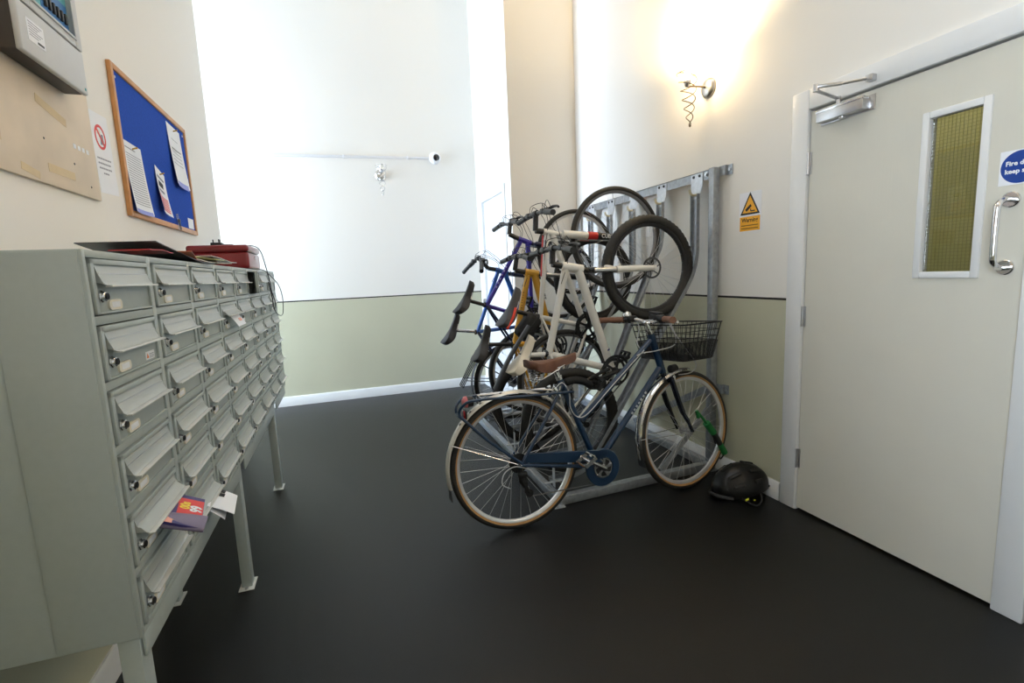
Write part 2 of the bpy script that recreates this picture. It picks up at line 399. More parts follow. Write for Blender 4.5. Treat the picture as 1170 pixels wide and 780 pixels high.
# D shaped pull handle
hp = smooth_path([(XF, 1.078, 1.463), (XF - .035, 1.078, 1.463), (XF - .062, 1.078, 1.45), (XF - .072, 1.078, 1.42), (XF - .072, 1.078, 1.28), (XF - .062, 1.078, 1.25), (XF - .035, 1.078, 1.237), (XF, 1.078, 1.237)], 5)
h = MB().tube(hp, .0095, 12)
for z in (1.463, 1.237): h.lathe((XF, 1.078, z), (-1, 0, 0), [(0, .026), (.006, .026), (.009, .023), (.009, .0095)], 24)
h.build('pull_handle', M_chrome, d1)
# overhead door closer
cl = MB().m(0).span((XF - .05, 1.575, 1.905), (XF - .004, 1.79, 1.955), .004)
cl.m(1).span((XF - .052, 1.572, 1.945), (XF - .018, 1.793, 1.957), .003)
cl.m(0).span((XF - .006, 1.555, 1.90), (XF, 1.80, 1.962), .002)
cl.lathe((XF - .028, 1.68, 1.905), (0, 0, -1), [(0, .014), (.008, .014), (.01, .010), (.012, 0)], 16)
clo = cl.build('door_closer', [M_steel, M_chrome], d1)
a = MB(); e = at(932, 101, (0, 0, 1), (0, 0, 2.012)); p0 = V((XF - .028, 1.70, 1.985)); q0 = V((XF - .03, 1.56, 2.02))
a.lathe((p0.x, p0.y, 1.955), (0, 0, 1), [(0, .009), (.04, .009), (.041, 0)], 12)
a.beam(p0, e - V((0, 0, .008)), .018, .007, bev=.002); a.beam(e + V((0, 0, .006)), (e + q0) / 2, .02, .012, bev=.003); a.tube([(e + q0) / 2, q0], .006, 8)
a.lathe(e - V((0, 0, .014)), (0, 0, 1), [(0, .011), (.03, .011), (.031, 0)], 12)
a.span((XF - .045, 1.545, 2.008), (XR - .019, 1.575, 2.034), .003); a.build('closer_arm', M_steel, clo)
# passage beyond the door's wired glass
M_olive = mat('olive passage paint', rgb(166, 164, 108), 0.7, var=0.03, scale=3)
w = MB(); w.span((3.5, -.2, 0), (3.6, 3.4, ZC)); w.span((XR + .12, 3.3, 0), (3.5, 3.4, ZC)); w.span((XR + .12, -.3, 0), (3.6, -.2, ZC))
struct(w.build('wall_passage', M_olive))
w = MB(); w.span((3.46, .4, .9), (3.5, .95, 2.1), .004); struct(w.build('trim_passage', mat('olive panel', rgb(140, 136, 86), .6)))

# ---- daylight and lamps
def area(name, loc, rot, sx, sy, power, col):
    l = bpy.data.lights.new(name, 'AREA'); l.shape = 'RECTANGLE'; l.size = sx; l.size_y = sy; l.energy = power; l.color = col
    o = bpy.data.objects.new(name, l); C.objects.link(o); o.location = loc; o.rotation_euler = rot; return o
def point(name, loc, power, col, r):
    l = bpy.data.lights.new(name, 'POINT'); l.energy = power; l.color = col; l.shadow_soft_size = r
    o = bpy.data.objects.new(name, l); C.objects.link(o); o.location = loc; return o
DAY = (0.66, 0.80, 1.0)
area('daylight corridor', (XC - .16, (YE + YB) / 2, 1.75), (0, -PI / 2, 0), 3.2, 1.2, P_CORR, DAY)
area('added side daylight', (XL - .2, -1.05, 1.8), (0, -PI / 2, 0), 1.8, 1.7, P_REAR, (0.78, 0.88, 1.0))  # light for the added side window
area('added roof daylight', ((SX0 + SX1) / 2, (SY0 + SY1) / 2, ZC + .14), (0, 0, 0), SX1 - SX0, SY1 - SY0, P_SKY, (0.86, 0.93, 1.0))  # light for the added roof light
point('added passage fill', (2.9, 2.2, 3.0), P_PASS, (1.0, 0.95, 0.75), .15)  # unseen point light, added to brighten the passage behind the glass
wd = bpy.data.worlds.new('world'); scene.world = wd; wd.use_nodes = True
nt = wd.node_tree; bg = nt.nodes['Background']; sky = nt.nodes.new('ShaderNodeTexSky'); sky.sky_type = 'HOSEK_WILKIE'
sky.turbidity = 4; sky.sun_direction = (-.3, -.5, .8)
nt.links.new(sky.outputs[0], bg.inputs[0]); bg.inputs[1].default_value = .6
# ------------------------------------------------------------------ bank of letter boxes
CX, CY0, CY1, CZ0, CZ1 = -0.476, 1.18, 3.90, 0.545, 1.372
PY, PZ = 0.34, (1.372 - 0.545 - .012) / 6
bank = thing('mailbox_bank', 'grey bank of forty eight letter boxes on legs along the left wall', 'mailboxes', (-.66, (CY0 + CY1) / 2, 0))
b = MB()
T = .012; DEP = .16
b.span((XL + .004, CY0, CZ0), (CX - .006, CY0 + T, CZ1), .002); b.span((XL + .004, CY1 - T, CZ0), (CX - .006, CY1, CZ1), .002)
b.span((XL + .004, CY0 + T, CZ1 - T), (CX - .006, CY1 - T, CZ1), .002); b.span((XL + .004, CY0 + T, CZ0), (CX - .006, CY1 - T, CZ0 + T))
b.span((XL + .004, CY0 + T, CZ0 + T), (XL + .01, CY1 - T, CZ1 - T))
for c in range(1, 8): b.span((XL + .01, CY0 + c * PY - .004, CZ0 + T), (CX - .03, CY0 + c * PY + .004, CZ1 - T))
b.build('carcass', M_cab, bank)
MB().span((-.625, CY0 - .004, CZ0 + .004), (CX - .0065, CY0, CZ1 - .003), .0015).build('end_panel', M_cab, bank)
g = MB()                                   # face frame: stiles and rails in front of the boxes
for c in range(9):
    w = .013
    y = CY0 + c * PY
    g.span((CX - .03, max(CY0, y - w), CZ0), (CX, min(CY1, y + w), CZ1), .0025)
for r in range(7):
    z = CZ0 + .006 + r * PZ
    g.span((CX - .028, CY0 + .01, max(CZ0, z - .0095)), (CX - .0012, CY1 - .01, min(CZ1, z + .0095)), .002)
g.build('face_frame', M_cab, bank)
MB().span((CX - .04, CY0 + .02, CZ0 + .01), (CX - .034, CY1 - .02, CZ1 - .01)).build('inner_shade', M_dark, bank) if False else None
# base rails between the legs, legs with floor plates
for a, e in ((1.192, 2.215), (2.33, 3.285), (3.385, 3.86)):
    MB().span((CX - .008, a, .492), (CX - .002, e, CZ0), .002).build('base_rail', M_cab, bank)
for x in (CX - .05, XL + .05):
    for y in (1.215, 2.262, 3.33):
        lg = MB().span((x, y - .03, 0.003), (x + .04, y + .022, CZ0), .002).build('leg', M_cab, bank)
        p = MB(); p.m(0).span((x - .01, y - .055, 0), (x + .05, y + .04, .004), .001); p.m(1).lathe((x + .02, y - .043, .004), (0, 0, 1), [(0, .008), (.004, .007), (.0045, 0)], 12)
        p.build('foot_plate', [M_alu, M_steel], lg)
# one letter box door; copies share its meshes.  local origin: door centre on the face plane
DW, DH = .307, .1120
def door_meshes(flap_open):
    dn = MB(); dn.span((-.012, -DW / 2, -DH / 2), (-.002, DW / 2, DH / 2), .002)
    for a, e in (((-DW / 2, DH / 2 - .011), (DW / 2, DH / 2)), ((-DW / 2, -DH / 2), (DW / 2, -DH / 2 + .005)), ((-DW / 2, -DH / 2), (-DW / 2 + .014, DH / 2)), ((DW / 2 - .010, -DH / 2), (DW / 2, DH / 2))):
        dn.span((-.004, a[0], a[1]), (.003, e[0], e[1]), .0012)
    d = dn.build('door', M_cab, None, (0, 0, 0))
    f = MB(); top = DH / 2 - .014; L = .0395; W0 = DW / 2 - .022
    ang = math.radians(14 if not flap_open else 40)
    c, s = math.cos(ang), math.sin(ang)
    prof = [(0, 0), (.002, -.010), (.005, -.018)]
    k = (L - .018)
    prof += [(.005 + k * s * t + .004 * t * t, -.018 - k * c * t) for t in (.25, .5, .75, .9)]
    e = prof[-1]; prof += [(e[0] + .004, e[1] - .003), (e[0] + .010, e[1] - .0035)]
    back = [(p[0] - .0025, p[1] - .0015) for p in prof]
    sec = lambda y: [(p[0], y, top + p[1]) for p in prof] + [(p[0], y, top + p[1]) for p in reversed(back)]
    f.m(0).loft([sec(-W0), sec(-W0 + .004), sec(W0 - .004), sec(W0)])
    # rolled lip
    f.m(1).box((e[0] + .007, 0, top + e[1] - .0045), (.013, 2 * W0, .0042), None, .0012)
    # curved cheeks closing the sides of the flap
    for y in (-W0 - .002, W0):
        f.m(0).prism([(0, y, top), (.005, y, top - .018), (e[0] * .55, y, top + e[1] * .62), (e[0], y, top + e[1]), (e[0] * .35, y, top + e[1] * .96), (0, y, top + e[1] * .9)], (0, .002, 0))
    # pressed crease
    f.m(2).box((.0043, 0, top - .0150), (.0012, 2 * W0 - .003, .0012))
    fl = f.build('flap', [M_flap, M_alu, M_steel], None, (0, 0, 0))
    l = MB(); o = (.002, -DW / 2 + .030, -.020)
    l.m(0).lathe((-.002, o[1], o[2]), (1, 0, 0), [(0, .0125), (.005, .0125), (.0065, .0105), (.0115, .0100), (.0125, .0085), (.0128, .0)], 20)
    l.m(1).box((.0110, o[1], o[2]), (.0042, .0022, .009)); l.m(1).ring((.0110, o[1], o[2]), (0, 1, 0), (0, 0, 1), [(.0062, -.001), (.0072, -.001), (.0072, .0022), (.0062, .0022)], 18)
    lk = l.build('lock', [M_chrome, M_black], None, (0, 0, 0))
    n = MB(); cy, cz = -DW / 2 + .092, -.0385
    pl_ = []
    for (sy, sz, a0) in ((1, 1, 0), (-1, 1, PI / 2), (-1, -1, PI), (1, -1, 1.5 * PI)):
        for k in range(5): a = a0 + PI / 2 * k / 4; pl_.append((-.002, cy + sy * .022 + .0095 * math.cos(a), cz + sz * .0012 + .0095 * math.sin(a)))
    n.m(0).prism(pl_, (.0042, 0, 0)); n.m(1).box((.0020, cy, cz), (.0016, .040, .0125), None, .0006)
    n.m(2)
    npl = n.build('name_plate', [M_plate, M_paper], None, (0, 0, 0))
    return d, fl, lk, npl
protoA = door_meshes(False); protoB = door_meshes(True)
first = {id(protoA): True, id(protoB): True}
def place_door(c, r, proto, rot=0.0, tilt=0.0):
    y = CY0 + (c + .5) * PY + .001; z = CZ1 - .006 - (r + .5) * PZ
    d = proto[0].copy(); C.objects.link(d); d.parent = bank
    pos = V((CX + .001, y, z)) - V(bank.location)
    if rot:
        R = Matrix.Rotation(rot, 3, 'Z'); d.rotation_euler = (0, 0, rot); hinge = V((0, DW / 2, 0)); pos = pos + hinge - R @ hinge
    d.location = pos
    for q in proto[1:]:
        k = q.copy(); C.objects.link(k); k.parent = d
        if k.name.startswith('flap') and tilt: k.rotation_euler = (0, -tilt, 0)
    return d
for c in range(8):
    for r in range(6):
        if (c, r) == (5, 0): place_door(c, r, protoA, rot=math.radians(8))
        elif (c, r) in ((0, 4), (1, 5), (3, 1)): place_door(c, r, protoB)
        else: place_door(c, r, protoA)
for pr in (protoA, protoB):
    for o in pr: bpy.data.objects.remove(o)
MB().span((CX - .10, CY0 + T + .002, CZ0 + T + .001), (CX - .094, CY1 - T - .002, CZ1 - T - .001)).build('inner_shade', M_dark, bank)  # black sheet painting the darkness inside the grey boxes
# small warning sticker on the second door of the first column
y = CY0 + .5 * PY; z = CZ1 - .006 - 1.5 * PZ
s_ = MB(); s_.m(0).span((CX - .0012, y + .068, z - .046), (CX - .0004, y + .125, z - .026)); ux, uy = (0, 1, 0), (0, 0, 1)
s_.m(1).prism([(CX - .0003, y + .073, z - .042), (CX - .0003, y + .087, z - .042), (CX - .0003, y + .080, z - .030)], (.0003, 0, 0))
for i in range(3): s_.m(2).span((CX - .0004, y + .091, z - .034 - .0042 * i), (CX - .0001, y + .121, z - .0325 - .0042 * i))
s_.build('warning_sticker', [M_paper, mat('orange print', rgb(240, 130, 40), .6), M_ink], bank)

# ---- post sticking out of the slots
M_red = mat('red print', rgb(218, 48, 44), .5, var=.03); M_navy = mat('navy print', rgb(52, 44, 108), .5); M_yel = mat('yellow print', rgb(244, 214, 60), .5)
M_mauve = mat('mauve print', rgb(120, 110, 135), .5); M_pink = mat('pink print', rgb(240, 170, 150), .5)
def curl(o, ux, uy, w, l, bend, n=8):
    """top surface points of a curled sheet: along uy bending down"""
    o, ux, uy = V(o), V(ux), V(uy); pts = []
    for i in range(n + 1):
        t = i / n; pts.append(o + uy * (l * t) + V((0, 0, -bend * t * t)))
    return pts
def sheet(b, o, ux, uy, w, l, bend, th=.0006, n=8):
    ux = V(ux).normalized(); up = ux.cross(V(uy)).normalized()
    up = up if up.z > 0 else -up
    c = curl(o, ux, uy, w, l, bend, n)
    b.loft([[p - ux * w / 2, p + ux * w / 2, p + ux * w / 2 - up * th, p - ux * w / 2 - up * th] for p in c]); return c
def slot(c, r): return V((CX + .012, CY0 + (c + .5) * PY, CZ1 - .006 - (r + .5) * PZ))
o = slot(0, 4) + V((.004, .012, .006))
fl = MB(); uy = V((.86, .16, -.48)).normalized(); ux = V((-.16, .98, .02)).normalized(); ux = (ux - uy * ux.dot(uy)).normalized()
up = ux.cross(uy).normalized(); up = up if up.z > 0 else -up
fl.m(0).prism([o - ux * .085, o + ux * .085, o + ux * .085 + uy * .082, o - ux * .085 + uy * .082], -up * .006)
def patch(mi, a0, a1, b0, b1, lift=.0008):
    fl.m(mi).prism([o + ux * a0 + uy * b0, o + ux * a1 + uy * b0, o + ux * a1 + uy * b1, o + ux * a0 + uy * b1], up * lift)
patch(1, -.030, .064, .024, .081); patch(1, .03, .084, .004, .024); patch(2, -.068, -.055, .02, .07); patch(3, -.085, -.05, .0, .02)
patch(4, -.060, -.018, .050, .081)
tx, ty = uy, -ux
fl.m(5).text('99', .034, o + ux * .012 + uy * .062, ux, -uy, .0012, bold=.0012) if False else None
sgn = 1 if ux.cross(-uy).dot(up) > 0 else -1
n_ = up
def lay(txt, size, a, bb, mi, bold=.001):
    # reads along +ux with its head towards the slot
    X, Y = ux, -uy
    if X.cross(Y).dot(up) < 0: X = -X
    fl.m(mi).text(txt, size, o + ux * a + uy * bb, X, Y, .0014, bold=bold)
lay("99", .036, .010, .066, 5, .0016); lay("00s", .030, .022, .040, 2, .0014); lay('4.99', .018, .058, .014, 5)
lf = fl.build('sale_leaflet', [M_navy, M_red, M_yel, M_pink, M_mauve, M_paper], None, o)
tag(lf, 'red and navy sale leaflet poking out of a raised letter flap', 'leaflet')
# its rolled mauve companion
rl = MB(); p = o + V((.018, -.045, -.020)); ra = V((.86, .10, -.36)).normalized(); rv = V((0, 0, 1)).cross(ra).normalized()
ru = ra.cross(rv); rr = []
secs = []
for tt in (-.02, .075):
    q = p + ra * tt; out = []
    for i in range(15):
        a = PI * 1.25 * i / 14 - .4; out.append(q + rv * (.036 * math.cos(a)) + ru * (.014 * math.sin(a)))
    inn = [q + (x - q) * .93 for x in reversed(out)]; secs.append(out + inn)
rl.m(0).loft(secs)
rl = rl.build('folded_booklet', M_mauve, None, p)
tag(rl, 'mauve folded booklet under the red sale leaflet in the letter flap', 'booklet')
o = slot(1, 5) + V((.002, .03, .010)); lt = MB(); uy = V((.9, .12, -.42)).normalized(); ux = V((-.12, .99, 0)).normalized()
lt.m(0); sheet(lt, o, ux, uy, .15, .075, .012, .0012)
up = V((.40, 0, .9)).normalized()
for a, e in ((.018, .038), (.048, .068)):
    q = o + uy * .030 + ux * (a + e) / 2 + V((0, 0, -.0002)); lt.m(1).box(q + V((0, 0, .001)), (.022, e - a, .0012), Matrix.Rotation(math.radians(27), 3, 'Y'))
lt = lt.build('letter', [M_paper, M_inkblk], None, o); tag(lt, 'white printed letter hanging from a bottom row letter flap', 'letter')
o2 = slot(1, 5) + V((.002, .02, .002)); l2 = MB(); sheet(l2, o2, ux, V((.8, .05, -.6)).normalized(), .14, .055, .01, .001)
l2 = l2.build('envelope', M_paper, None, o2); tag(l2, 'plain white envelope beneath the printed letter in the bottom row', 'envelope')
o = slot(3, 1) + V((.002, .01, .006)); l3 = MB(); l3.m(0); sheet(l3, o, (0, 1, 0), V((.55, .05, -.83)).normalized(), .16, .055, .004, .001)
l3.m(1).box(o + V((.018, .03, -.026)), (.014, .05, .001), Matrix.Rotation(math.radians(57), 3, 'Y'))
l3 = l3.build('junk_mail', [M_paper, M_pink], None, o); tag(l3, 'white and pink paper caught in an upper letter flap, fourth column', 'mail')

# ---- on top of the bank: leaflets, red cash box, charger
TOP = CZ1
sheets = [('dark glossy magazine curled up at its corner', (.05, .045, .05), (-.58, 1.92), 5, .46, .20, .050), ('orange and white pizza menu lying flat', rgb(225, 120, 70), (-.55, 2.00), -9, .36, .14, .022),
          ('cream folded newspaper sheet under the magazines', rgb(228, 222, 200), (-.58, 2.24), 6, .44, .20, .010), ('black and white property magazine', (.02, .02, .025), (-.60, 2.36), -6, .38, .22, .016),
          ('yellow green takeaway leaflet', rgb(180, 180, 110), (-.60, 2.16), 16, .34, .21, .034), ('red fronted leaflet at the near end of the pile', rgb(200, 50, 60), (-.53, 1.66), 8, .13, .10, .008),
          ('white sheet with an orange edge by the cash box', rgb(236, 232, 226), (-.60, 2.52), 5, .34, .21, .020)]
for i, (lab, col, (x, y), ang, L, Wd, lift) in enumerate(sheets):
    m = mat('leaflet print %d' % i, tuple(col), .3, var=.25, scale=9)
    a = math.radians(ang); uy = V((math.sin(a), math.cos(a), 0)); ux = V((math.cos(a), -math.sin(a), 0)); z0 = TOP + .0025 + .0035 * i; c0 = V((x, y, z0))
    q = MB(); secs = []
    for k in range(9):
        t = k / 8; h = lift * (1 - t) ** 2 + .004 * math.sin(t * 5 + i); h = max(h, 0)
        for_p = c0 + uy * (L * (t - .5)) + V((0, 0, h))
        secs.append([for_p - ux * Wd / 2, for_p + ux * Wd / 2, for_p + ux * Wd / 2 - V((0, 0, .0022)), for_p - ux * Wd / 2 - V((0, 0, .0022))])
    q.m(0).loft(secs)
    # printed panels on the cover
    for (u0, u1, v0, v1) in ((-.42, -.1, .12, .4), (.05, .42, .1, .45), (-.4, .42, -.40, -.02)):
        k0 = 4 + i % 3
        pp = []
        for (u, v) in ((u0, v0), (u1, v0), (u1, v1), (u0, v1)):
            t = v * .45 + .5; h = max(lift * (1 - t) ** 2 + .004 * math.sin(t * 5 + i), 0)
            pp.append(c0 + uy * (L * (t - .5)) + ux * (u * Wd) + V((0, 0, h + .0006)))
        q.m(1 + (k0 % 2)).quad(pp)
    o_ = q.build('magazine' if 'magazine' in lab else 'leaflet', [m, mat('leaflet accent', rgb(214, 96, 52), .35, var=.3, scale=30), mat('leaflet pale', rgb(214, 208, 190), .35, var=.2, scale=40)], None, c0)
    tag(o_, lab + (' on the letter boxes' if len(lab.split()) < 12 else ''), 'magazine' if 'magazine' in lab else 'leaflet', 'junk mail piled on the letter boxes')
M_cash = mat('dark red enamel', rgb(128, 26, 30), .28, var=.04, coat=.4)
bx = thing('cash_box', 'dark red metal cash box on top of the letter boxes', 'box', (-.605, 3.10, TOP + .03))
MB().span((-.745, 2.92, TOP + .0002), (-.465, 3.28, TOP + .088), .016, 4).build('body', M_cash, bx)
MB().span((-.748, 2.917, TOP + .0875), (-.462, 3.283, TOP + .125), .014, 4).build('lid', M_cash, bx)
MB().lathe((-.464, 3.10, TOP + .062), (1, 0, 0), [(0, .009), (.003, .009), (.004, .006), (.004, 0)], 16).build('lock', M_chrome, bx)
ch = MB(); q = V((-.63, 3.05, TOP + .1256)); ch.box(q + V((0, 0, .010)), (.055, .052, .02), None, .005); 
for d in ((-.018, 0), (.012, -.012), (.012, .012)): ch.box(q + V((d[0], d[1], .026)), (.005, .007, .022))
ch.box(q + V((.05, .01, .006)), (.05, .022, .012), None, .004)
chg = thing('charger', 'black plug charger lying on the red cash box, lead dangling', 'charger', q)
ch.build('plug', M_black, chg)
cab = [q + V((.074, .01, .006)), (-.52, 3.08, TOP + .131), (-.468, 3.16, TOP + .130), (-.444, 3.20, TOP + .10), (-.44, 3.30, TOP + .02), (-.437, 3.38, 1.30), (-.435, 3.40, 1.24), (-.43, 3.47, 1.17), (-.432, 3.40, 1.13), (-.43, 3.36, 1.20), (-.435, 3.30, 1.30)]
MB().tube(smooth_path(cab, 8), .0028, 8).build('lead', M_black, chg)
cab2 = [(-.50, 3.286, TOP + .004), (-.455, 3.30, TOP - .002), (-.43, 3.42, 1.33), (-.42, 3.66, 1.27), (-.415, 3.74, 1.18), (-.42, 3.70, 1.08), (-.43, 3.52, 1.09), (-.435, 3.40, 1.15), (-.43, 3.38, 1.20)]
MB().tube(smooth_path(cab2, 8), .0026, 8).build('lead', M_black, chg)

# ------------------------------------------------------------------ things on the left wall
M_ply = mat('pale plywood', rgb(216, 199, 175), .55, var=.07, scale=7)
M_stain = mat('tape residue', rgb(212, 190, 150), .6, var=.04)
p = MB(); p.m(0).span((XL + .001, .9, 1.622), (XL + .013, 2.29, 2.02), .0015)
for (y, z, w, h, r) in ((1.72, 1.90, .12, .028, -12), (2.02, 1.86, .17, .026, -10), (1.66, 1.72, .15, .03, -4), (2.03, 1.675, .16, .026, 0), (1.85, 1.645, .09, .022, -8), (1.45, 1.80, .1, .03, 0)):
    p.m(1).box((XL + .0133, y, z), (.0008, w, h), Matrix.Rotation(math.radians(r), 3, 'X'))
for i in range(4): p.m(2).span((XL + .013, 2.13 + .03 * i, 1.775), (XL + .0138, 2.148 + .03 * i, 1.79))
for y, z in ((1.95, 1.76), (2.12, 1.72), (2.22, 1.66), (1.75, 1.98)): p.m(3).lathe((XL + .013, y, z), (1, 0, 0), [(0, .004), (.001, .003), (.001, 0)], 10)
p = p.build('backing_board', [M_ply, M_stain, M_paper, M_black], None, (XL, 1.6, 1.622)); tag(p, 'pale plywood backing board on the wall with tape marks', 'board')
M_panel = mat('light grey panel plastic', rgb(196, 197, 197), .42, var=.015); M_paneld = mat('shaded panel grey', rgb(60, 55, 52), .5)
al = thing('alarm_panel', 'grey fire alarm panel with a tinted window above the plywood board', 'alarm panel', (XL + .013, 1.91, 1.945))
q = MB(); X0, X1, A0, A1, Z0, Z1 = XL + .0135, -.768, 1.765, 2.125, 1.945, 2.42
q.m(0).span((X0, A0, Z0), (X0 + .051, A1, Z1), .004); q.build('back_box', M_paneld, al)  # dark colour carries the shade on the box's unlit side and underside
q = MB(); q.span((X0 + .050, A0 - .003, Z0 - .002), (X1, A1 + .003, 2.079), .006, 3); q.build('lower_cover', M_panel, al)
q = MB()
for (y0, y1, z0, z1) in ((A0 - .003, 1.835, 2.082, Z1), (2.09, A1 + .003, 2.082, Z1), (1.835, 2.09, 2.082, 2.108), (1.835, 2.09, 2.36, Z1)): q.span((X0 + .050, y0, z0), (X1 + .001, y1, z1), .003)
for (y0, y1, z0, z1) in ((1.832, 1.841, 2.104, 2.364), (2.084, 2.093, 2.104, 2.364), (1.841, 2.084, 2.104, 2.112), (1.841, 2.084, 2.356, 2.364)): q.span((X1, y0, z0), (X1 + .005, y1, z1), .0015)
q.build('window_frame', M_panel, al)
MT = mat('teal control face', rgb(96, 168, 176), .4, var=.12, scale=14); MBL = mat('blue control band', rgb(50, 110, 170), .4)
q = MB(); q.m(0).span((X0 + .0512, 1.83, 2.09), (X0 + .054, 2.10, 2.37)); xs = X0 + .054
q.m(1).span((xs, 1.93, 2.112), (xs + .001, 2.085, 2.20)); q.m(3).span((xs, 1.85, 2.20), (xs + .001, 1.92, 2.30)); q.m(3).span((xs, 1.94, 2.23), (xs + .001, 2.07, 2.31))
for i in range(6): q.m(2).box((xs + .004, 1.95 + .023 * i, 2.155), (.008, .011, .032), None, .002)
q.build('control_face', [MT, MBL, M_black, mat('pale green screen', rgb(170, 205, 170), .4)], al)
q = MB(); q.m(0).span((X1, 1.80, 1.985), (X1 + .0008, 1.885, 2.045))
for i in range(6): q.m(1).span((X1 + .0006, 1.808, 2.036 - i * .007), (X1 + .0011, 1.875 - .012 * (i % 3), 2.038 - i * .007))
q.m(2).span((X1 + .0006, 1.845, 1.99), (X1 + .0011, 1.877, 1.996)); q.build('sticker', [M_paper, M_ink, M_inkblk], al)
MB().span((X1, 2.105, 1.955), (X1 + .001, 2.113, 1.963)).build('light', mat('teal indicator', rgb(40, 150, 150), .4), al)
# paper notice with prohibition roundel
X = XL
nt_ = MB(); c = V((X, 2.40, 1.815)); th = math.radians(3)
def N(u, v, lift=0.0): return c + V((lift, u * math.cos(th) - v * math.sin(th), u * math.sin(th) + v * math.cos(th)))
nt_.m(0).prism([N(-.077, -.150), N(.084, -.150), N(.080, .150), N(-.080, .150)], (.0008, 0, 0))
cc = N(-.005, .062, .0009)
nt_.m(1).ring(cc, (0, 1, 0), (0, 0, 1), [(.036, 0), (.046, 0), (.046, .0006), (.036, .0006)], 40)
nt_.m(1).box(cc + V((.0004, 0, 0)), (.0008, .076, .010), Matrix.Rotation(math.radians(-45), 3, 'X'))
nt_.m(2).prism([cc + V((0, -.006, -.028)), cc + V((0, .026, -.024)), cc + V((0, .024, .014)), cc + V((0, .004, .012))], (.0003, 0, 0)); nt_.m(3).box(cc + V((.0001, -.01, .016)), (.0004, .03, .02))
for i, s in enumerate(('Please do not leave', 'rubbish or junk mail', 'on top of the boxes,', 'use the bins instead')): pass
for i, wd_ in enumerate((.12, .115, .11, .05)):
    for k in range(int(wd_ / .012)): nt_.m(2).box(N(-wd_ / 2 + .012 * k + .004, -.020 - .018 * i, .0009), (.0005, .0085, .006), Matrix.Rotation(th, 3, 'X'))
nt_ = nt_.build('paper_notice', [M_paper, M_red, M_ink, M_plate], None, c); tag(nt_, 'white paper notice with a red prohibition circle left of the noticeboard', 'notice')
# noticeboard
B0, B1, BZ0, BZ1 = 2.545, 3.555, 1.60, 2.222
M_felt = mat('royal blue felt', rgb(44, 82, 178), .95, var=.10, scale=120, bump=.25, bscale=600, spec=.1); M_oak = mat('oak frame', rgb(196, 140, 86), .45, var=.10, scale=18)
nb = thing('notice_board', 'royal blue felt noticeboard in an oak frame on the left wall', 'noticeboard', (XL, (B0 + B1) / 2, BZ0))
MB().span((XL, B0 + .01, BZ0 + .01), (XL + .010, B1 - .01, BZ1 - .01)).build('felt_panel', M_felt, nb)
q = MB()
for (y0, y1, z0, z1) in ((B0, B0 + .026, BZ0, BZ1), (B1 - .026, B1, BZ0, BZ1), (B0 + .026, B1 - .026, BZ0, BZ0 + .026), (B0 + .026, B1 - .026, BZ1 - .026, BZ1)): q.span((XL, y0, z0), (XL + .018, y1, z1), .004)
q.build('frame', M_oak, nb)
for y, z in ((B0 + .05, BZ1 - .05), (B1 - .05, BZ1 - .05)): MB().lathe((XL + .01, y, z), (1, 0, 0), [(0, .006), (.002, .005), (.003, 0)], 12).build('screw_cap', M_steel, nb)
XB = XL + .0105
def pinned(name, label, y, z, w, h, rot, lines, extra, curlout, pin=True):
    q = MB(); th = math.radians(rot); n = 8
    def P(u, v, l=0.0):
        t = (h / 2 - v) / h
        return V((XB + .001 + curlout * max(0, t) ** 2 + curlout * .7 * abs(u / w * 2) ** 2 * max(t, 0) + l, y + u * math.cos(th) - v * math.sin(th), z + u * math.sin(th) + v * math.cos(th)))
    us = [-w / 2, -w / 4, 0, w / 4, w / 2]
    q.m(0)
    for i in range(n):
        v0, v1 = h / 2 - h * i / n, h / 2 - h * (i + 1) / n
        for a, bq in zip(us, us[1:]): q.quad([P(a, v1), P(bq, v1), P(bq, v0), P(a, v0)])
    for (u0, u1, v, t, mi) in lines:
        q.m(mi)
        kk = max(1, int((u1 - u0) / (w / 4)))
        for j in range(kk):
            a, bq = u0 + (u1 - u0) * j / kk, u0 + (u1 - u0) * (j + 1) / kk
            q.quad([P(a, v - t, .0008), P(bq, v - t, .0008), P(bq, v, .0008), P(a, v, .0008)])
    if pin:
        pp = P(0, h / 2 - .022); q.m(5).tube([pp, pp + V((.016, .004, .006))], .0032, 8); q.ball(pp + V((.017, .004, .0065)), .0042, seg=8)
    q = q.build(name, [M_paper, M_ink, mat('lilac print', rgb(150, 160, 226), .7), mat('red text', rgb(226, 120, 130), .7), M_inkblk, mat('brass pin', rgb(190, 150, 50), .3, metal=.6)], None, (XB, y, z))
    tag(q, label, 'paper', 'papers pinned on the noticeboard'); return q
L1 = [(-.085, .085, .100 - .0105 * i, .0028, 1) for i in range(21)]; L1 += [(-.085, .03, .125, .004, 1), (-.095, .095, -.135, .018, 2)]
pinned('notice_sheet', 'white typed sheet at the left end of the blue noticeboard', 2.672, 1.772, .205, .30, 0, L1, None, .012)
L2 = [(-.06, .05, .09, .003, 1)] + [(-.075, .08, .04 - .02 * i, .003 + .002 * (i == 0), 1 if i else 4) for i in range(5)] + [(-.08, .02, .03, .003, 1), (-.095, .095, -.14, .03, 2)]
pinned('notice_sheet', 'white sheet with few lines near the board\'s upper right corner', 3.325, 2.012, .225, .325, -1.5, L2, None, .014)
L3 = [(-.045, .045, .075, .012, 1), (-.03, .03, .05, .028, 4), (-.03, .035, .01, .012, 1)] + [(-.055, .055, -.025 - .011 * i, .007, 3) for i in range(7)]
pinned('notice_card', 'tilted narrow flyer with red text, middle of the blue noticeboard', 2.975, 1.768, .13, .225, -14, L3, None, .02)
q = MB().span((XB, 3.40, 1.632), (XB + .001, 3.505, 1.69)); q = q.build('paper_label', M_paper, None, (XB, 3.45, 1.632)); tag(q, 'small white label in the noticeboard\'s lower right corner', 'label')
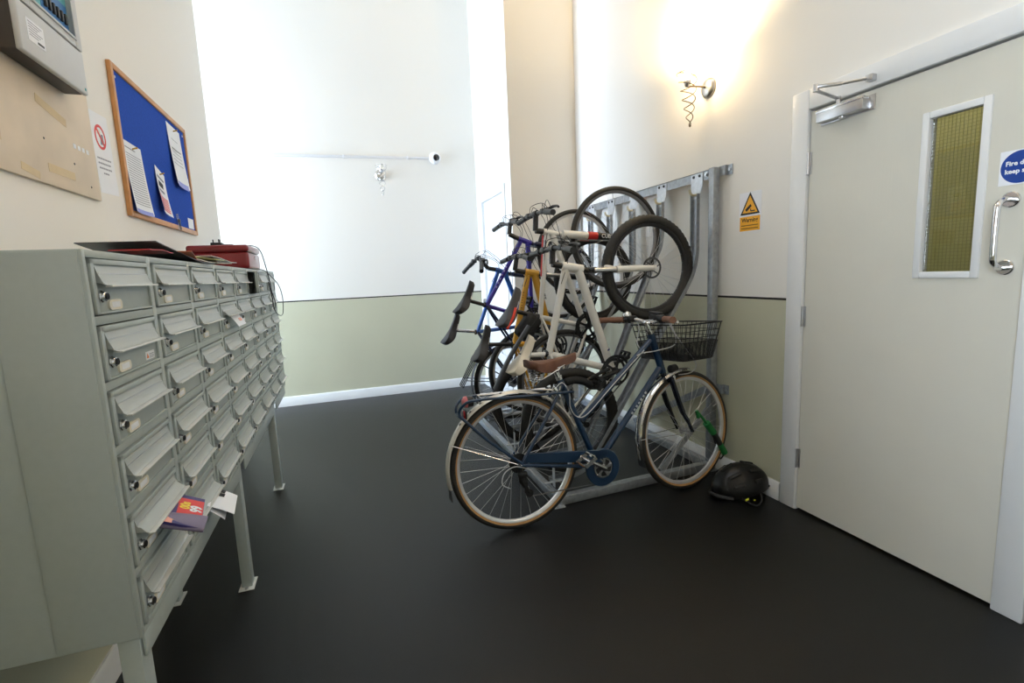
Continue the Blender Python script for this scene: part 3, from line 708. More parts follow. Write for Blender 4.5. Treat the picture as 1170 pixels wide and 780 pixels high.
k = thing('key_bunch', 'bunch of keys hanging low on the blue noticeboard', 'keys', (XB, 3.185, 1.665))
kk = V((XB + .004, 3.185, 1.67))
MB().tube([kk + V((.002, .014 * math.cos(a), .014 * math.sin(a))) for a in [2 * PI * i / 20 for i in range(20)]], .0014, 6, closed=True).build('ring', M_steel, k)
for i, (dy, ang) in enumerate(((-.002, -6), (.003, 8), (.006, 16))):
    R = Matrix.Rotation(math.radians(ang), 3, 'X'); o = kk + V((.0035 + .002 * i, dy, -.012)); w = MB()
    w.ring(o + R @ V((0, 0, -.008)), (0, 1, 0), (0, 0, 1), [(.004, 0), (.010, 0), (.010, .0015), (.004, .0015)], 16)
    w.box(o + R @ V((0.0006, 0, -.036)), (.0015, .006, .042), R); w.box(o + R @ V((.0006, .004, -.048)), (.0015, .004, .006), R); w.build('key', M_blackm if i else M_steel, k)
MB().tube([(XB, 3.185, 1.683), (XB + .012, 3.185, 1.685)], .0015, 8).build('pin', M_steel, k)
# ------------------------------------------------------------------ galvanised bicycle rack
RX = XR
TRY = [2.583, 2.937, 3.285, 3.618, 3.945]
rack = thing('bicycle_rack', 'galvanised steel semi vertical bicycle rack along the right wall', 'bicycle rack', (1.6, 3.4, 0))
P0, P1 = 2.455, 4.27
for i, y in enumerate((P0, P1)):
    q = MB(); q.m(0).span((RX - .068, y - .022, 0.004), (RX - .024, y + .022, 1.85), .003); q.span((RX - .075, y - .04, 0), (RX - .014, y + .04, .005), .001)
    q.build('post', [M_galv], rack)
    for z in (1.825, .53):
        w = MB(); w.m(0).span((RX - .024, y - .06, z - .028), (RX - .019, y + .03, z + .028), .001); w.span((RX - .024, y - .064, z - .028), (RX - .002, y - .06, z + .028)); w.span((RX - .006, y - .10, z - .028), (RX - .001, y - .06, z + .028))
        w.m(1).lathe((RX - .006, y - .082, z), (-1, 0, 0), [(0, .009), (.007, .009), (.007, 0)], 6); w.build('wall_bracket', [M_galv, M_steel], rack)
q = MB(); q.span((RX - .060, P0, 1.79), (RX - .055, P1, 1.845)); q.span((RX - .060, P0, 1.84), (RX - .02, P1, 1.845)); q.build('top_rail', M_galv, rack)
for y in (P0 + .045,): MB().lathe((RX - .060, y, 1.818), (-1, 0, 0), [(0, .013), (.004, .013), (.004, .008), (.012, .008), (.012, 0)], 12).build('bolt', M_steel, rack)
def track_path(k):
    if k % 2 == 0: pts = [(2.085, 1.72), (2.085, 1.45), (2.083, 1.36), (2.065, 1.27), (2.02, 1.17), (1.86, .93), (1.60, .54), (1.36, .19), (1.25, .08), (1.06, .055)]
    else: pts = [(2.085, 1.72), (2.085, 1.56), (2.083, 1.50), (2.07, 1.42), (2.035, 1.345), (1.90, 1.05), (1.72, .65), (1.53, .23), (1.44, .09), (1.06, .055)]
    return pts
def channel(b, pts, y, w=.062, d=.022, t=.003):
    """U channel along an (x, z) path, open towards the room"""
    P = smooth_path([V((x, y, z)) for x, z in pts], 5); secs = []
    for i, p in enumerate(P):
        T = (P[min(i + 1, len(P) - 1)] - P[max(i - 1, 0)]).normalized(); n = V((T.z, 0, -T.x))  # open side
        n = n if n.x < 0 or (abs(n.x) < .3 and n.z > 0) else -n
        Y = V((0, 1, 0)); h = w / 2
        secs.append([p - Y * h + n * d, p - Y * (h - t) + n * d, p - Y * (h - t) + n * t, p + Y * (h - t) + n * t, p + Y * (h - t) + n * d, p + Y * h + n * d, p + Y * h, p - Y * h])
    b.loft(secs); return b
M_hook = mat('yellowed plastic sleeve', rgb(226, 216, 184), .35)
for k, y in enumerate(TRY):
    tr = channel(MB(), track_path(k), y).build('track', M_galv, rack)
    q = MB(); x = RX - .062
    q.m(0).prism([(x, y - .052, 1.838), (x, y + .052, 1.838), (x, y + .052, 1.765), (x - .006, y + .028, 1.69), (x - .006, y - .028, 1.69), (x, y - .052, 1.765)], (-.004, 0, 0))
    for dy in (-.026, .026): q.m(1).lathe((x - .004, y + dy, 1.822), (-1, 0, 0), [(0, .009), (.005, .008), (.006, 0)], 10)
    q.build('hook_plate', [M_galvl, M_black], tr)
    q = MB(); q.tube(smooth_path([(x - .006, y, 1.715), (x - .03, y, 1.712), (x - .05, y, 1.722), (x - .056, y, 1.745)], 5), .0075, 10); q.build('hook', M_hook, tr)
E0, E1 = V((1.03, 2.395, .028)), V((RX - .045, P0, .028))
MB().beam(E0, E1, .045, .05, bev=.003).build('end_beam', M_galv, rack)
MB().beam((1.03, 4.20, .028), (RX - .045, P1, .028), .045, .05, bev=.003).build('end_beam', M_galv, rack)
MB().beam((1.03, 2.42, .026), (1.03, 4.18, .026), .045, .045, bev=.003).build('front_beam', M_galv, rack)
MB().beam((RX - .05, P0 + .03, .026), (RX - .05, P1 - .03, .026), .045, .05, bev=.003).build('wall_beam', M_galv, rack)
MB().beam((RX - .030, P0 + .02, .53), (RX - .030, 3.36, .06), .006, .045, (1, 0, 0) if False else (0, 0, 1)).build('wall_brace', M_galv, rack)
MB().beam((1.74, P0 - .0, .055), (RX - .07, P0 - .0, .40), .006, .04).build('end_brace', M_galv, rack)
q = MB(); q.m(0).span((.985, 2.352, 0), (1.05, 2.415, .004), .001); q.m(1).lathe((1.005, 2.362, .004), (0, 0, 1), [(0, .008), (.005, .008), (.005, 0)], 6); q.build('foot_plate', [M_galvl, M_steel], rack)
# wheel stops on the front beam
for y in (2.56, 3.26):
    q = MB(); q.m(0).beam((1.05, y - .05, .055), (1.05, y - .05, .17), .004, .03, (0, 1, 0)); q.m(0).tube([(.99, y - .05, .085), (1.10, y - .05, .085)], .006, 8); q.build('wheel_stop', [M_galvl], rack)

# ------------------------------------------------------------------ bicycles
def paint(n, c, rough=.32, coat=.2): return mat(n, c, rough, var=.02, coat=coat)
def wheel(root, name, c, R, tw, F, N, tyre_mats, rim_m, spoke_m, nsp=28, knob=0.0, hubw=.05, disc=False, ph=0.0, rimd=.018):
    c = V(c); N = V(N).normalized(); F = V(F); e1 = (F - N * F.dot(N)).normalized(); e2 = e1.cross(N).normalized()
    if e2.z < 0: e2 = -e2
    q = MB(); r0 = R - 2 * tw - .001 + .006
    q.ring(c, e1, e2, [(r0, -tw * .62), (r0, tw * .62), (r0 - .006, tw * .62), (r0 - rimd, tw * .30), (r0 - rimd, -tw * .30), (r0 - .006, -tw * .62)], 72)
    w = q.build(name, rim_m, root)
    q = MB(); n = 12; prof = []; ms = []
    for i in range(n):
        a = 2 * PI * i / n + PI / n; prof.append((R - tw + tw * math.cos(a), tw * math.sin(a)))
        am = (2 * PI * i / n + 2 * PI / n); ms.append(0 if math.cos(am) > -.08 else 1)
    kn = [i for i, p in enumerate(prof) if p[0] > R - tw * .55]
    q.ring(c, e1, e2, prof, 96 if not knob else 120, mats=ms, knob=knob, kn=kn); q.build('tyre', tyre_mats, w)
    q = MB(); rr = r0 - rimd + .002
    for i in range(nsp):
        a = 2 * PI * i / nsp + ph; s = 1 if i % 2 else -1
        off = (.42 if (i // 2) % 2 else -.42)
        p = c + (e1 * math.cos(a) + e2 * math.sin(a)) * rr
        h = c + (e1 * math.cos(a + off * 1.6) + e2 * math.sin(a + off * 1.6)) * .020 + N * (s * hubw * .5)
        q.tube([h, p], .00105, 4, caps=False)
    # valve
    a = ph + .3; p = c + (e1 * math.cos(a) + e2 * math.sin(a)) * rr; q.tube([p, p - (e1 * math.cos(a) + e2 * math.sin(a)) * .035], .003, 6)
    q.build('spokes', spoke_m, w)
    q = MB(); L = hubw
    q.lathe(c - N * (L * .5 + .02), N, [(0, 0), (0, .007), (.012, .008), (.02, .010), (.0205, .024), (.024, .024), (.026, .013), (L * .5 + .02, .011), (L + .014, .013), (L + .016, .024), (L + .0195, .024), (L + .02, .010), (L + .028, .008), (L + .04, .007), (L + .04, 0)], 16)
    q.build('hub', M_steel if rim_m is M_rim else M_blackm, w)
    if disc:
        q = MB(); q.ring(c - N * (L * .5 + .012), e1, e2, [(.052, -.001), (.064, -.001), (.064, .001), (.052, .001)], 36)
        for i in range(6):
            a = 2 * PI * i / 6; q.beam(c - N * (L * .5 + .012) + (e1 * math.cos(a) + e2 * math.sin(a)) * .02, c - N * (L * .5 + .012) + (e1 * math.cos(a + .35) + e2 * math.sin(a + .35)) * .055, .006, .002, N)
        q.build('brake_disc', M_spokeblk, w)
    return w
def saddle(root, nose, tail, D, Nn, mats, wide=.075, thick=.05, name='saddle'):
    """D: direction from the rider towards the post"""
    nose, tail, D, Nn = V(nose), V(tail), V(D).normalized(), V(Nn).normalized(); A = tail - nose; L = A.length; A.normalize()
    D = (D - A * D.dot(A)).normalized(); q = MB(); secs = []; n = 18
    for i in range(n + 1):
        t = i / n
        w = .018 + (wide - .018) * (1 / (1 + math.exp(-(t - .62) * 13)))
        if t < .08: w *= (.45 + .55 * math.sin(PI / 2 * t / .08))
        if t > .9: w *= math.sqrt(max(0.02, 1 - ((t - .9) / .1) ** 2 * .75))
        sag = .012 * math.sin(PI * t) - .010 * max(0, (t - .75) / .25) ** 2
        th = thick * (.55 + .45 * min(1, t * 1.4)) * (.6 if t < .05 else 1) * (1 - .55 * max(0, (t - .62) / .38) ** 1.5)
        p = nose + A * (L * t) + D * sag; sec = []
        for k in range(11):
            a = PI * k / 10; x = math.cos(a); sec.append(p + Nn * (w * x) + D * (.016 * (1 - math.sin(a) ** .7)) + D * (0 if 0 < k < 10 else th))
        secs.append(sec)
    n0 = len(q.bm.faces); q.m(0).loft(secs)
    if len(mats) > 1:
        q.bm.faces.ensure_lookup_table()
        for fi in range(n * 11):
            if fi % 11 == 10: q.bm.faces[fi].material_index = 1
    o = q.build(name, mats, root, smooth=60)
    q = MB()
    for s in (-1, 1): q.tube(smooth_path([nose + A * (L * .18) + D * (thick * .8) + Nn * .006 * s, nose + A * (L * .35) + D * (thick + .012) + Nn * .02 * s, nose + A * (L * .68) + D * (thick + .012) + Nn * .022 * s, nose + A * (L * .86) + D * (thick * .8) + Nn * .035 * s], 4), .0036, 6)
    q.build('rails', M_steel, o); return o
def crankset(root, bb, N, U, F, ang, cr_m, ring_m, ped_m, rings=(.09, .07), arm=.168, near=.055):
    bb, N = V(bb), V(N)
    q = MB()
    for i, r in enumerate(rings):
        o = bb - N * (near - .012 * i - .006); nT = 40; q.ring(o, F, U, [(r - .012, -.0012), (r, -.0012), (r, .0012), (r - .012, .0012)], nT * 2, knob=.004, kn=(1, 2))
    for k in range(5):
        a = 2 * PI * k / 5 + .3; q.beam(bb - N * (near - .004), bb - N * (near - .004) + (F * math.cos(a) + U * math.sin(a)) * (rings[0] - .008), .014, .006, N)
    q.lathe(bb - N * (near + .006), N, [(0, 0), (0, .018), (.02, .020), (.1, .020), (2 * near, .018), (2 * near, 0)], 18)
    cs = q.build('crankset', ring_m, root)
    for s, a in ((-1, ang), (1, ang + PI)):
        d = F * math.cos(a) + U * math.sin(a); o = bb + N * (s * (near + .012)); e = o + d * arm + N * s * .008
        w = MB(); w.tube([o - d * .012, o, o + d * arm * .5, e, e + d * .01], [.011, .0145, .0105, .0125, .008], 10); w.build('crank_arm', cr_m, cs)
        w = MB(); pc = e + N * (s * .052); hF, hU = F, U
        for dd in (-.030, .030): w.beam(pc - N * .045 + hF * dd, pc + N * .045 + hF * dd, .010, .016, U)
        for dn in (-.045, 0, .045): w.beam(pc + N * dn - hF * .034, pc + N * dn + hF * .034, .008, .016, U)
        w.tube([e, pc + N * (s * .05)], .008, 8); w.build('pedal', ped_m, cs)
    return cs
def handlebar(root, c, N, F, U, half, sweep, rise, bar_m, grip_m, grip_l=.12, grip_r=.0175, levers=True, lever_m=None, kind='flat', lever_dir=None, ends=False):
    c, N, F, U = V(c), V(N), V(F), V(U)
    def P(t):                                # t in -1..1 along the bar
        a = abs(t); k = max(0, (a - .18) / .82)
        return c + N * (half * t) - F * (sweep * k ** 1.3) + U * (rise * min(1, max(0, (a - .08) / .28)))
    q = MB(); q.tube([P(-1 + 2 * i / 28) for i in range(29)], .0115, 10); hb = q.build('handlebar', bar_m, root)
    t0 = 1 - grip_l / half
    for s in (-1, 1):
        q = MB(); pts = [P(s * (t0 + (1.02 - t0) * i / 8)) for i in range(9)]; q.tube(pts, [grip_r * (.92 if i % 2 else 1.0) for i in range(9)], 12); q.build('grip', grip_m, hb)
        if levers:
            ld = (lever_dir or (F * .8 - U * .45)).normalized(); o = P(s * (t0 - .04)); q = MB(); q.ball(o + ld * .012, .020, seg=10); q.tube([o, o + ld * .03], .014, 8)
            out = (P(s) - P(s * t0)).normalized()
            q.tube(smooth_path([o + ld * .03, o + ld * .052 + out * .03, o + ld * .058 + out * .085, o + ld * .05 + out * .125], 4), [.0095] * 5 + [.008] * 5 + [.007] * 3, 8)
            q.box(o - out * .035 + ld * .006, (.040, .045, .032), None, .007); q.build('brake_lever', lever_m or M_black, hb)
        if ends:
            q = MB(); e = P(s * 1.0); q.tube(smooth_path([e - F * .0, e + F * .05 + U * .01, e + F * .10 + U * .02 - N * s * .01], 4), .011, 8); q.build('bar_end', M_black, hb)
    return hb, P
def bend(o, pts, r=.0020, m=None):
    q = MB(); q.tube(smooth_path(pts, 6), r, 6, caps=False); return q.build('cable', m or M_black, o)

def hung_bike(label, y, px, R, tw, fm, fork_m, saddle_m, grip_m=M_black, tyre=None, rim=None, spoke=None, knob=0.0, barhalf=.29, cang=.6, disc=False, susp=True, extras=None, tube_r=1.0, post_m=None, stem_m=None, cr_m=None, ring_m=None, stay_m=None, sweep=.03, rise=.0, ends=False, crown_gap=.05, fr_=1.0):
    g = {k: (V((v[0], y, v[1])) if isinstance(v, tuple) else v) for k, v in px.items()}
    N = V((0, 1, 0)); F = (g['fh'] - g['rh']).normalized(); U = V((-F.z, 0, F.x))
    base = V((g['rh'].x, y, 0))
    root = thing('bicycle', label, 'bicycle', base, 'bicycles hanging in the rack')
    stay_m = stay_m or fm; post_m = post_m or M_black; stem_m = stem_m or M_black
    # frame
    q = MB(); hd = (g['ht'] - g['hb']).normalized()
    q.tube([g['ht'] + hd * .006, g['hb'] - hd * .006], .021 * tube_r, 14)
    q.tube([g['ht'] - hd * .022, g['sc']], .0168 * tube_r, 14); q.tube([g['hb'] + hd * .022, g['bb']], [.0205 * tube_r, .0195 * tube_r], 14)
    q.tube([g['sc'] + (g['sc'] - g['bb']).normalized() * .02, g['bb']], .0162 * tube_r, 14); q.lathe(g['bb'] - N * .036, N, [(0, 0), (0, .021), (.072, .021), (.072, 0)], 16)
    fr = q.build('frame', fm, root)
    q = MB()
    for s in (-1, 1):
        q.tube(smooth_path([g['bb'] + N * .026 * s, g['bb'].lerp(g['rh'], .3) + N * .05 * s, g['rh'] + N * .066 * s], 5), .0098, 10)
        q.tube(smooth_path([g['sc'] + N * .014 * s, g['sc'].lerp(g['rh'], .25) + N * .045 * s, g['rh'] + N * .066 * s], 5), .0086, 10)
        q.lathe(g['rh'] + N * (.062 * s), N, [(-.004, .018), (.004, .018)], 12)
    q.build('stays', stay_m, fr)
    # fork
    q = MB(); fd = (g['cr'] - g['hb']).normalized(); w2 = crown_gap + tw * .3; ax = (g['fh'] - g['cr'])
    q.m(1); q.tube([g['ht'] + hd * .02, g['cr']], .014, 10)
    q.m(0 if not susp else 1)
    q.tube([g['cr'] - N * w2, g['cr'] + N * w2], .019, 12)
    for s in (-1, 1):
        a = g['cr'] + N * w2 * s; e = g['fh'] + N * w2 * s
        if susp:
            q.m(2).tube([a - ax.normalized() * .01, a.lerp(e, .5)], .0145, 12); q.m(0).tube([a.lerp(e, .34), a.lerp(e, .36), a.lerp(e, .9), e], [.021, .020, .0175, .014], 12)
        else:
            q.m(0).tube([a - ax.normalized() * .012, a.lerp(e, .5), e], [.0185 * fr_, .0165 * fr_, .011 * fr_], 12)
        q.lathe(e, N * s, [(-.006, .016), (.008, .016), (.012, .010), (.02, .009), (.02, 0)], 12)
    if susp:
        m1 = g['cr'].lerp(g['fh'], .36); q.m(0).tube(smooth_path([m1 - N * w2, m1 - N * w2 * .6 + U * .03 + ax.normalized() * -.02, m1 + N * w2 * .6 + U * .03 + ax.normalized() * -.02, m1 + N * w2], 4), .012, 8)
    q.build('fork', fork_m, root)
    tyre = tyre or [M_rubber, M_rubber]; rim = rim or M_rimblk; spoke = spoke or M_spoke
    wheel(root, 'wheel', g['fh'], R, tw, F, N, tyre, rim, spoke, knob=knob, disc=disc, ph=.2)
    rw = wheel(root, 'wheel', g['rh'], R, tw, F, N, tyre, rim, spoke, knob=knob, disc=False, ph=.5)
    q = MB(); nco = 7
    for i in range(nco): q.lathe(g['rh'] - N * (.030 + .0042 * i), -N, [(0, .05 - .0042 * i), (.0018, .05 - .0042 * i), (.0018, .015), (.004, .015)], 22)
    q.build('cassette', M_steel, rw)
    # seat post and saddle
    mid = g['nose'].lerp(g['tail'], .56); D = (g['sc'] - mid).normalized(); pend = mid + D * .045
    q = MB(); q.m(0).tube([g['sc'] + (g['bb'] - g['sc']).normalized() * .03, g['sc'], pend], .0138, 12)
    q.m(1).lathe(g['sc'] + (g['sc'] - g['bb']).normalized() * .012, (g['sc'] - g['bb']), [(0, .0205), (.014, .0205)], 14); q.tube([g['sc'] + (g['sc'] - g['bb']).normalized() * .02 + N * .02, g['sc'] + (g['sc'] - g['bb']).normalized() * .02 - N * .035], .005, 8)
    q.m(1).box(pend - D * .006, (.04, .034, .03), None, .006)
    q.build('seat_post', [post_m, M_blackm], root)
    saddle(root, g['nose'], g['tail'], D, N, saddle_m)
    # stem and bars
    q = MB(); q.tube([g['ht'], g['stem']], .0175, 12); q.tube([g['stem'], g['bar']], [.0175, .0165], 12); q.tube([g['bar'] - N * .024, g['bar'] + N * .024], .019, 12); q.build('stem', stem_m, root)
    hb, BP = handlebar(root, g['bar'], N, F, U, barhalf, sweep, rise, M_blackm if stem_m is M_black else stem_m, grip_m, ends=ends)
    cs = crankset(root, g['bb'], N, U, F, cang, cr_m or M_blackm, ring_m or M_blackm, M_black)
    # chain and rear mech
    o1, o2 = g['bb'] - N * .047, g['rh'] - N * .042; dd = (o1 - o2).normalized(); nn = V((-dd.z, 0, dd.x))
    if nn.dot(U) < 0: nn = -nn
    j = o2 - U * .085 + F * .02
    q = MB(); q.tube([o1 + nn * .085, o2 + nn * .04], .0036, 6); q.tube([o1 - nn * .085, j, o2 - U * .05 + F * .03], .0036, 6); q.build('chain', M_spokeblk, root)
    q = MB(); q.tube([o2 - U * .02, o2 - U * .05 + F * .03, j], [.012, .014, .008], 8); q.lathe(j - N * .004, N, [(0, .018), (.008, .018)], 14); q.lathe(o2 - U * .05 + F * .03 - N * .004, N, [(0, .018), (.008, .018)], 14); q.build('rear_mech', M_blackm, root)
    # cables
    for s, kk in ((-1, .36), (1, .40)):
        a = BP(s * .42) + F * .02; q = hd
        bend(root, [a, a + F * .05 + U * .005, g['bar'] + F * .085 + N * .03 * s - U * .05, g['hb'] + N * .028 * s + F * .03, (g['hb'].lerp(g['bb'], .25) if s < 0 else g['cr'].lerp(g['fh'], .25)) + N * .03 * s])
        bend(root, [a - N * .03 * s, a + F * .035 - N * .05 * s, g['ht'] + F * .055 + N * .02 * s, g['ht'].lerp(g['sc'], .2) + N * .022 * s])
    if extras: extras(root, g, N, F, U)
    return root, g
def text_on_tube(root, txt, a, b, r, m, size, t=.5, N=V((0, 1, 0)), flip=False):
    a, b = V(a), V(b); d = (b - a).normalized(); d = -d if flip else d
    up = d.cross(N).normalized(); up = -up if False else up
    o = a.lerp(b, t) - N * (r + .0012); X = d; Y = (-N).cross(X)
    q = MB(); q.text(txt, size, o, X, Y, .0002, bold=.0006); return q.build('lettering', m, root)
M_wframe = paint('white bicycle paint', rgb(226, 224, 218)); M_fblue = paint('light blue bicycle paint', rgb(44, 96, 178)); M_violet = paint('violet blue bicycle paint', rgb(52, 40, 150)); M_yelf = paint('golden yellow bicycle paint', rgb(206, 152, 40)); M_navyf = paint('dark navy bicycle paint', rgb(22, 30, 62))
M_redf = paint('red bicycle paint', rgb(200, 36, 34)); M_wsad = mat('cream white saddle vinyl', rgb(226, 218, 200), .45); M_gsad = mat('dark grey saddle vinyl', rgb(62, 62, 66), .55); M_bsad = mat('black saddle vinyl', rgb(34, 34, 38), .5); M_orange = mat('orange red saddle trim', rgb(226, 66, 40), .5)
M_bag = mat('black nylon bag', (.012, .012, .013), .8, var=.2, scale=60, bump=.2)

def exA(root, g, N, F, U):
    text_on_tube(root.children[1], 'R3', g['cr'], g['fh'], .0205, mat('light blue print', rgb(120, 190, 226), .5), .020, .70) if False else None
    q = MB(); a = g['hb'].lerp(g['bb'], .80); d = (g['bb'] - g['hb']).normalized(); q.ring(a, N, d.cross(N), [(.0215, -.004), (.024, -.004), (.024, .004), (.0215, .004)], 20); q.build('strap', mat('blue strap', rgb(28, 36, 110), .6), root)
    # clip-on mudguard on the seat post
    m0, m1 = on_y(603, 371, g['sc'].y), on_y(564, 444, g['sc'].y); dm = (m1 - m0).normalized(); nm = N.cross(dm); nm = nm if nm.dot(U) > 0 else -nm
    secs = []
    for i in range(9):
        t = i / 8; c = m0.lerp(m1, t) + nm * (.012 * math.sin(PI * t)); w = .024 + .008 * t
        secs.append([c - N * w - nm * .010, c - N * w * .5, c + N * w * .5, c + N * w - nm * .010, c + N * w - nm * .013, c + N * w * .5 - nm * .003, c - N * w * .5 - nm * .003, c - N * w - nm * .013])
    MB().loft(secs).build('mudguard', M_black, root)
    q = MB()
    for k, t in enumerate((.55, .62, .70, .74)): o = g['cr'].lerp(g['fh'], t) - N * .0735; q.box(o, (.018 if k != 1 else .01, .0016, .010), Matrix.Rotation(.05, 3, 'Y'))
    q.build('fork_decal', mat('light blue print', rgb(120, 190, 226), .5), root)
hung_bike('white mountain bike hanging nearest, knobby black tyres and cream saddle', TRY[0],
    dict(fh=(1.741, 1.285), rh=(1.200, .412), ht=(1.174, 1.316), hb=(1.292, 1.294), cr=(1.352, 1.285), sc=(1.075, .82), bb=(1.479, .691), nose=(.955, .945), tail=(.815, .740), bar=(1.118, 1.416), stem=(1.112, 1.330)),
    .312, .027, M_wframe, [M_wframe, M_blackm, M_steel], [M_wsad, M_black], knob=.004, cang=2.4, disc=True, extras=exA, tube_r=1.25, post_m=M_wframe)
def exB(root, g, N, F, U):
    q = MB(); w2 = .05 + .018 * .3
    for s in (-1, 1):
        a, e = g['cr'] + N * w2 * s, g['fh'] + N * w2 * s
        q.m(0).tube([a.lerp(e, .40), a.lerp(e, .58)], [.0258, .0246], 12); q.m(1).tube([a.lerp(e, .56), a.lerp(e, .97)], [.0252, .0180], 12)
    q.build('fork_stripe', [M_redf, M_blackm], root)
    text_on_tube(root, 'CUBE', g['cr'] - N * w2, g['fh'] - N * w2, .0238, mat('white print', rgb(235, 235, 232), .5), .034, .72)
    q = MB(); a, e = g['ht'], g['sc']
    d = (e - a).normalized(); nn = d.cross(N)
    for off, mi, t0, t1 in ((.010, 0, .10, .75), (-.011, 1, .05, .52)): q.m(mi).beam(a.lerp(e, t0) + nn * off - N * .0118, a.lerp(e, t1) + nn * off - N * .0118, .006, .008, nn)
    q.build('tube_stripe', [M_navyf, M_redf], root)
    # saddle bag
    c = g['sc'].lerp(g['tail'], .52) + (g['bb'] - g['sc']).normalized() * .075 - F * .02; R = Matrix.Rotation(math.radians(-50), 3, 'Y')
    q = MB(); q.m(0).box(c, (.17, .10, .105), R, .028, 4); q.m(1).box(c, (.172, .102, .004), R); q.build('saddle_bag', [M_bag, M_black], root)
    q = MB(); A = (g['tail'] - g['nose']); L = A.length; A.normalize(); D = (g['sc'] - g['nose'].lerp(g['tail'], .5)); D = (D - A * D.dot(A)).normalized()
    for s in (-1, 1): q.tube(smooth_path([g['nose'] + A * L * .45 + D * .05 + N * .036 * s, g['nose'] + A * L * .7 + D * .052 + N * .062 * s, g['nose'] + A * L * .97 + D * .046 + N * .066 * s], 4), .0085, 8)
    q.build('saddle_trim', M_orange, root)
hung_bike('white road bike with red stripes, grey saddle trimmed orange, black bag', TRY[1],
    dict(fh=(1.733, 1.489), rh=(1.330, .575), ht=(1.215, 1.539), hb=(1.291, 1.522), cr=(1.332, 1.517), sc=(1.170, 1.002), bb=(1.487, .922), nose=(1.008, 1.205), tail=(.878, .965), bar=(1.165, 1.650), stem=(1.158, 1.545)),
    .335, .0165, M_wframe, [M_wframe, M_wframe, M_steel], [M_gsad, M_orange], tyre=[M_rubber, M_rubber], rim=M_rimgr, spoke=M_spoke, cang=.5, susp=False, extras=exB, tube_r=.98, crown_gap=.045, fr_=1.4)
def exC(root, g, N, F, U):
    text_on_tube(root, 'ALUMINIUM', g['ht'], g['sc'], .0215, M_inkblk, .020, .45) if False else None
    q = MB(); a, e = g['ht'], g['sc']; d = (e - a).normalized(); nn = d.cross(N)
    for i in range(9): q.box(a.lerp(e, .28 + .035 * i) - N * .0218, (.010, .0012, .004), Matrix.Rotation(.3, 3, 'Y'))
    a, e = g['hb'], g['bb']
    q.build('lettering', M_inkblk, root)
    text_on_tube(root, '75', g['hb'], g['bb'], .0262, M_inkblk, .045, .32)
hung_bike('golden yellow mountain bike with black lettering, third in the rack', TRY[2],
    dict(fh=(1.745, 1.225), rh=(1.235, .365), ht=(1.209, 1.291), hb=(1.296, 1.276), cr=(1.350, 1.268), sc=(1.108, .790), bb=(1.400, .760), nose=(.896, .945), tail=(.790, .700), bar=(1.148, 1.402), stem=(1.131, 1.306)),
    .318, .026, M_yelf, [M_blackm, M_blackm, M_steel], [M_bsad, M_black], knob=.004, rim=M_rimblk, cang=1.2, extras=exC, tube_r=1.28)
def exD(root, g, N, F, U): 
    q = MB(); a, e = g['ht'], g['sc']
    for i in range(6): q.box(a.lerp(e, .42 + .06 * i) - N * .0163, (.010, .0012, .012), Matrix.Rotation(.5, 3, 'Y'))
    q.build('lettering', mat('pale lilac print', rgb(190, 186, 226), .5), root)
hung_bike('violet blue hybrid bike hanging fourth, grey rimmed front wheel held high', TRY[3],
    dict(fh=(1.768, 1.432), rh=(1.330, .520), ht=(1.290, 1.545), hb=(1.378, 1.512), cr=(1.418, 1.500), sc=(1.008, 1.053), bb=(1.372, .925), nose=(.885, 1.250), tail=(.750, 1.015), bar=(1.222, 1.656), stem=(1.212, 1.580)),
    .335, .019, M_violet, [M_navyf, M_navyf, M_steel], [M_bsad, M_black], rim=M_rim, spoke=M_spoke, cang=.9, susp=False, tube_r=.96, extras=exD, stay_m=M_navyf, rise=.03)
def exE(root, g, N, F, U):
    # black mudguard and carrier over the rear wheel
    e1, e2 = F, U
    q = MB(); q.ring(g['rh'], e1, e2, [(.352, -.026), (.360, -.012), (.360, .012), (.352, .026), (.350, .026), (.357, .012), (.357, -.012), (.350, -.026)], 40, arc=(math.radians(55), math.radians(205))); q.build('mudguard', M_black, root)
    q = MB(); w = .36 + .03
    a, e = g['rh'] + U * w + F * .10, g['rh'] + U * (w - .005) - F * .22
    for s in (-1, -.33, .33, 1): q.tube([a + N * .06 * s, e + N * .06 * s], .0045, 6)
    for t in (0, .35, .7, 1): q.tube([a.lerp(e, t) - N * .06, a.lerp(e, t) + N * .06], .0045, 6)
    for s in (-1, 1):
        for t in (.25, .8): q.tube([a.lerp(e, t) + N * .06 * s, g['rh'] + N * .075 * s], .0042, 6)
    q.build('carrier', M_blackm, root)
hung_bike('light blue city bike hanging last, silver seat post and black carrier', TRY[4],
    dict(fh=(1.770, 1.215), rh=(1.290, .375), ht=(1.194, 1.322), hb=(1.288, 1.292), cr=(1.330, 1.280), sc=(1.010, .819), bb=(1.428, .839), nose=(.832, .990), tail=(.702, .750), bar=(1.050, 1.420), stem=(1.127, 1.336)),
    .335, .019, M_fblue, [M_navyf, M_blackm, M_steel], [M_bsad, M_black], rim=M_rim, cang=.2, susp=False, tube_r=.95, extras=exE, post_m=M_chrome, stay_m=M_navyf, sweep=.12)

# black fabric covered lock left on the white bicycle's bottom bracket
ly = TRY[0] - .10
lo = thing('fabric_lock', 'black fabric covered loop lock hanging on the nearest white bicycle\'s crank', 'lock', on_y(680, 434, ly))
q = MB(); q.tube(smooth_path([on_y(645, 437, ly), on_y(656, 434, ly), on_y(668, 436, ly), on_y(675, 440, ly)], 5), [.014] + [.022] * 14 + [.016], 12); q.build('sleeve', M_bag, lo)
q = MB(); q.tube(smooth_path([on_y(668, 438, ly), on_y(676, 443, ly), on_y(690, 441, ly), on_y(689, 434, ly), on_y(680, 436, ly), on_y(672, 434, ly), on_y(684, 427, ly), on_y(696, 421, ly)], 6), .010, 10); q.build('loop', M_bag, lo)
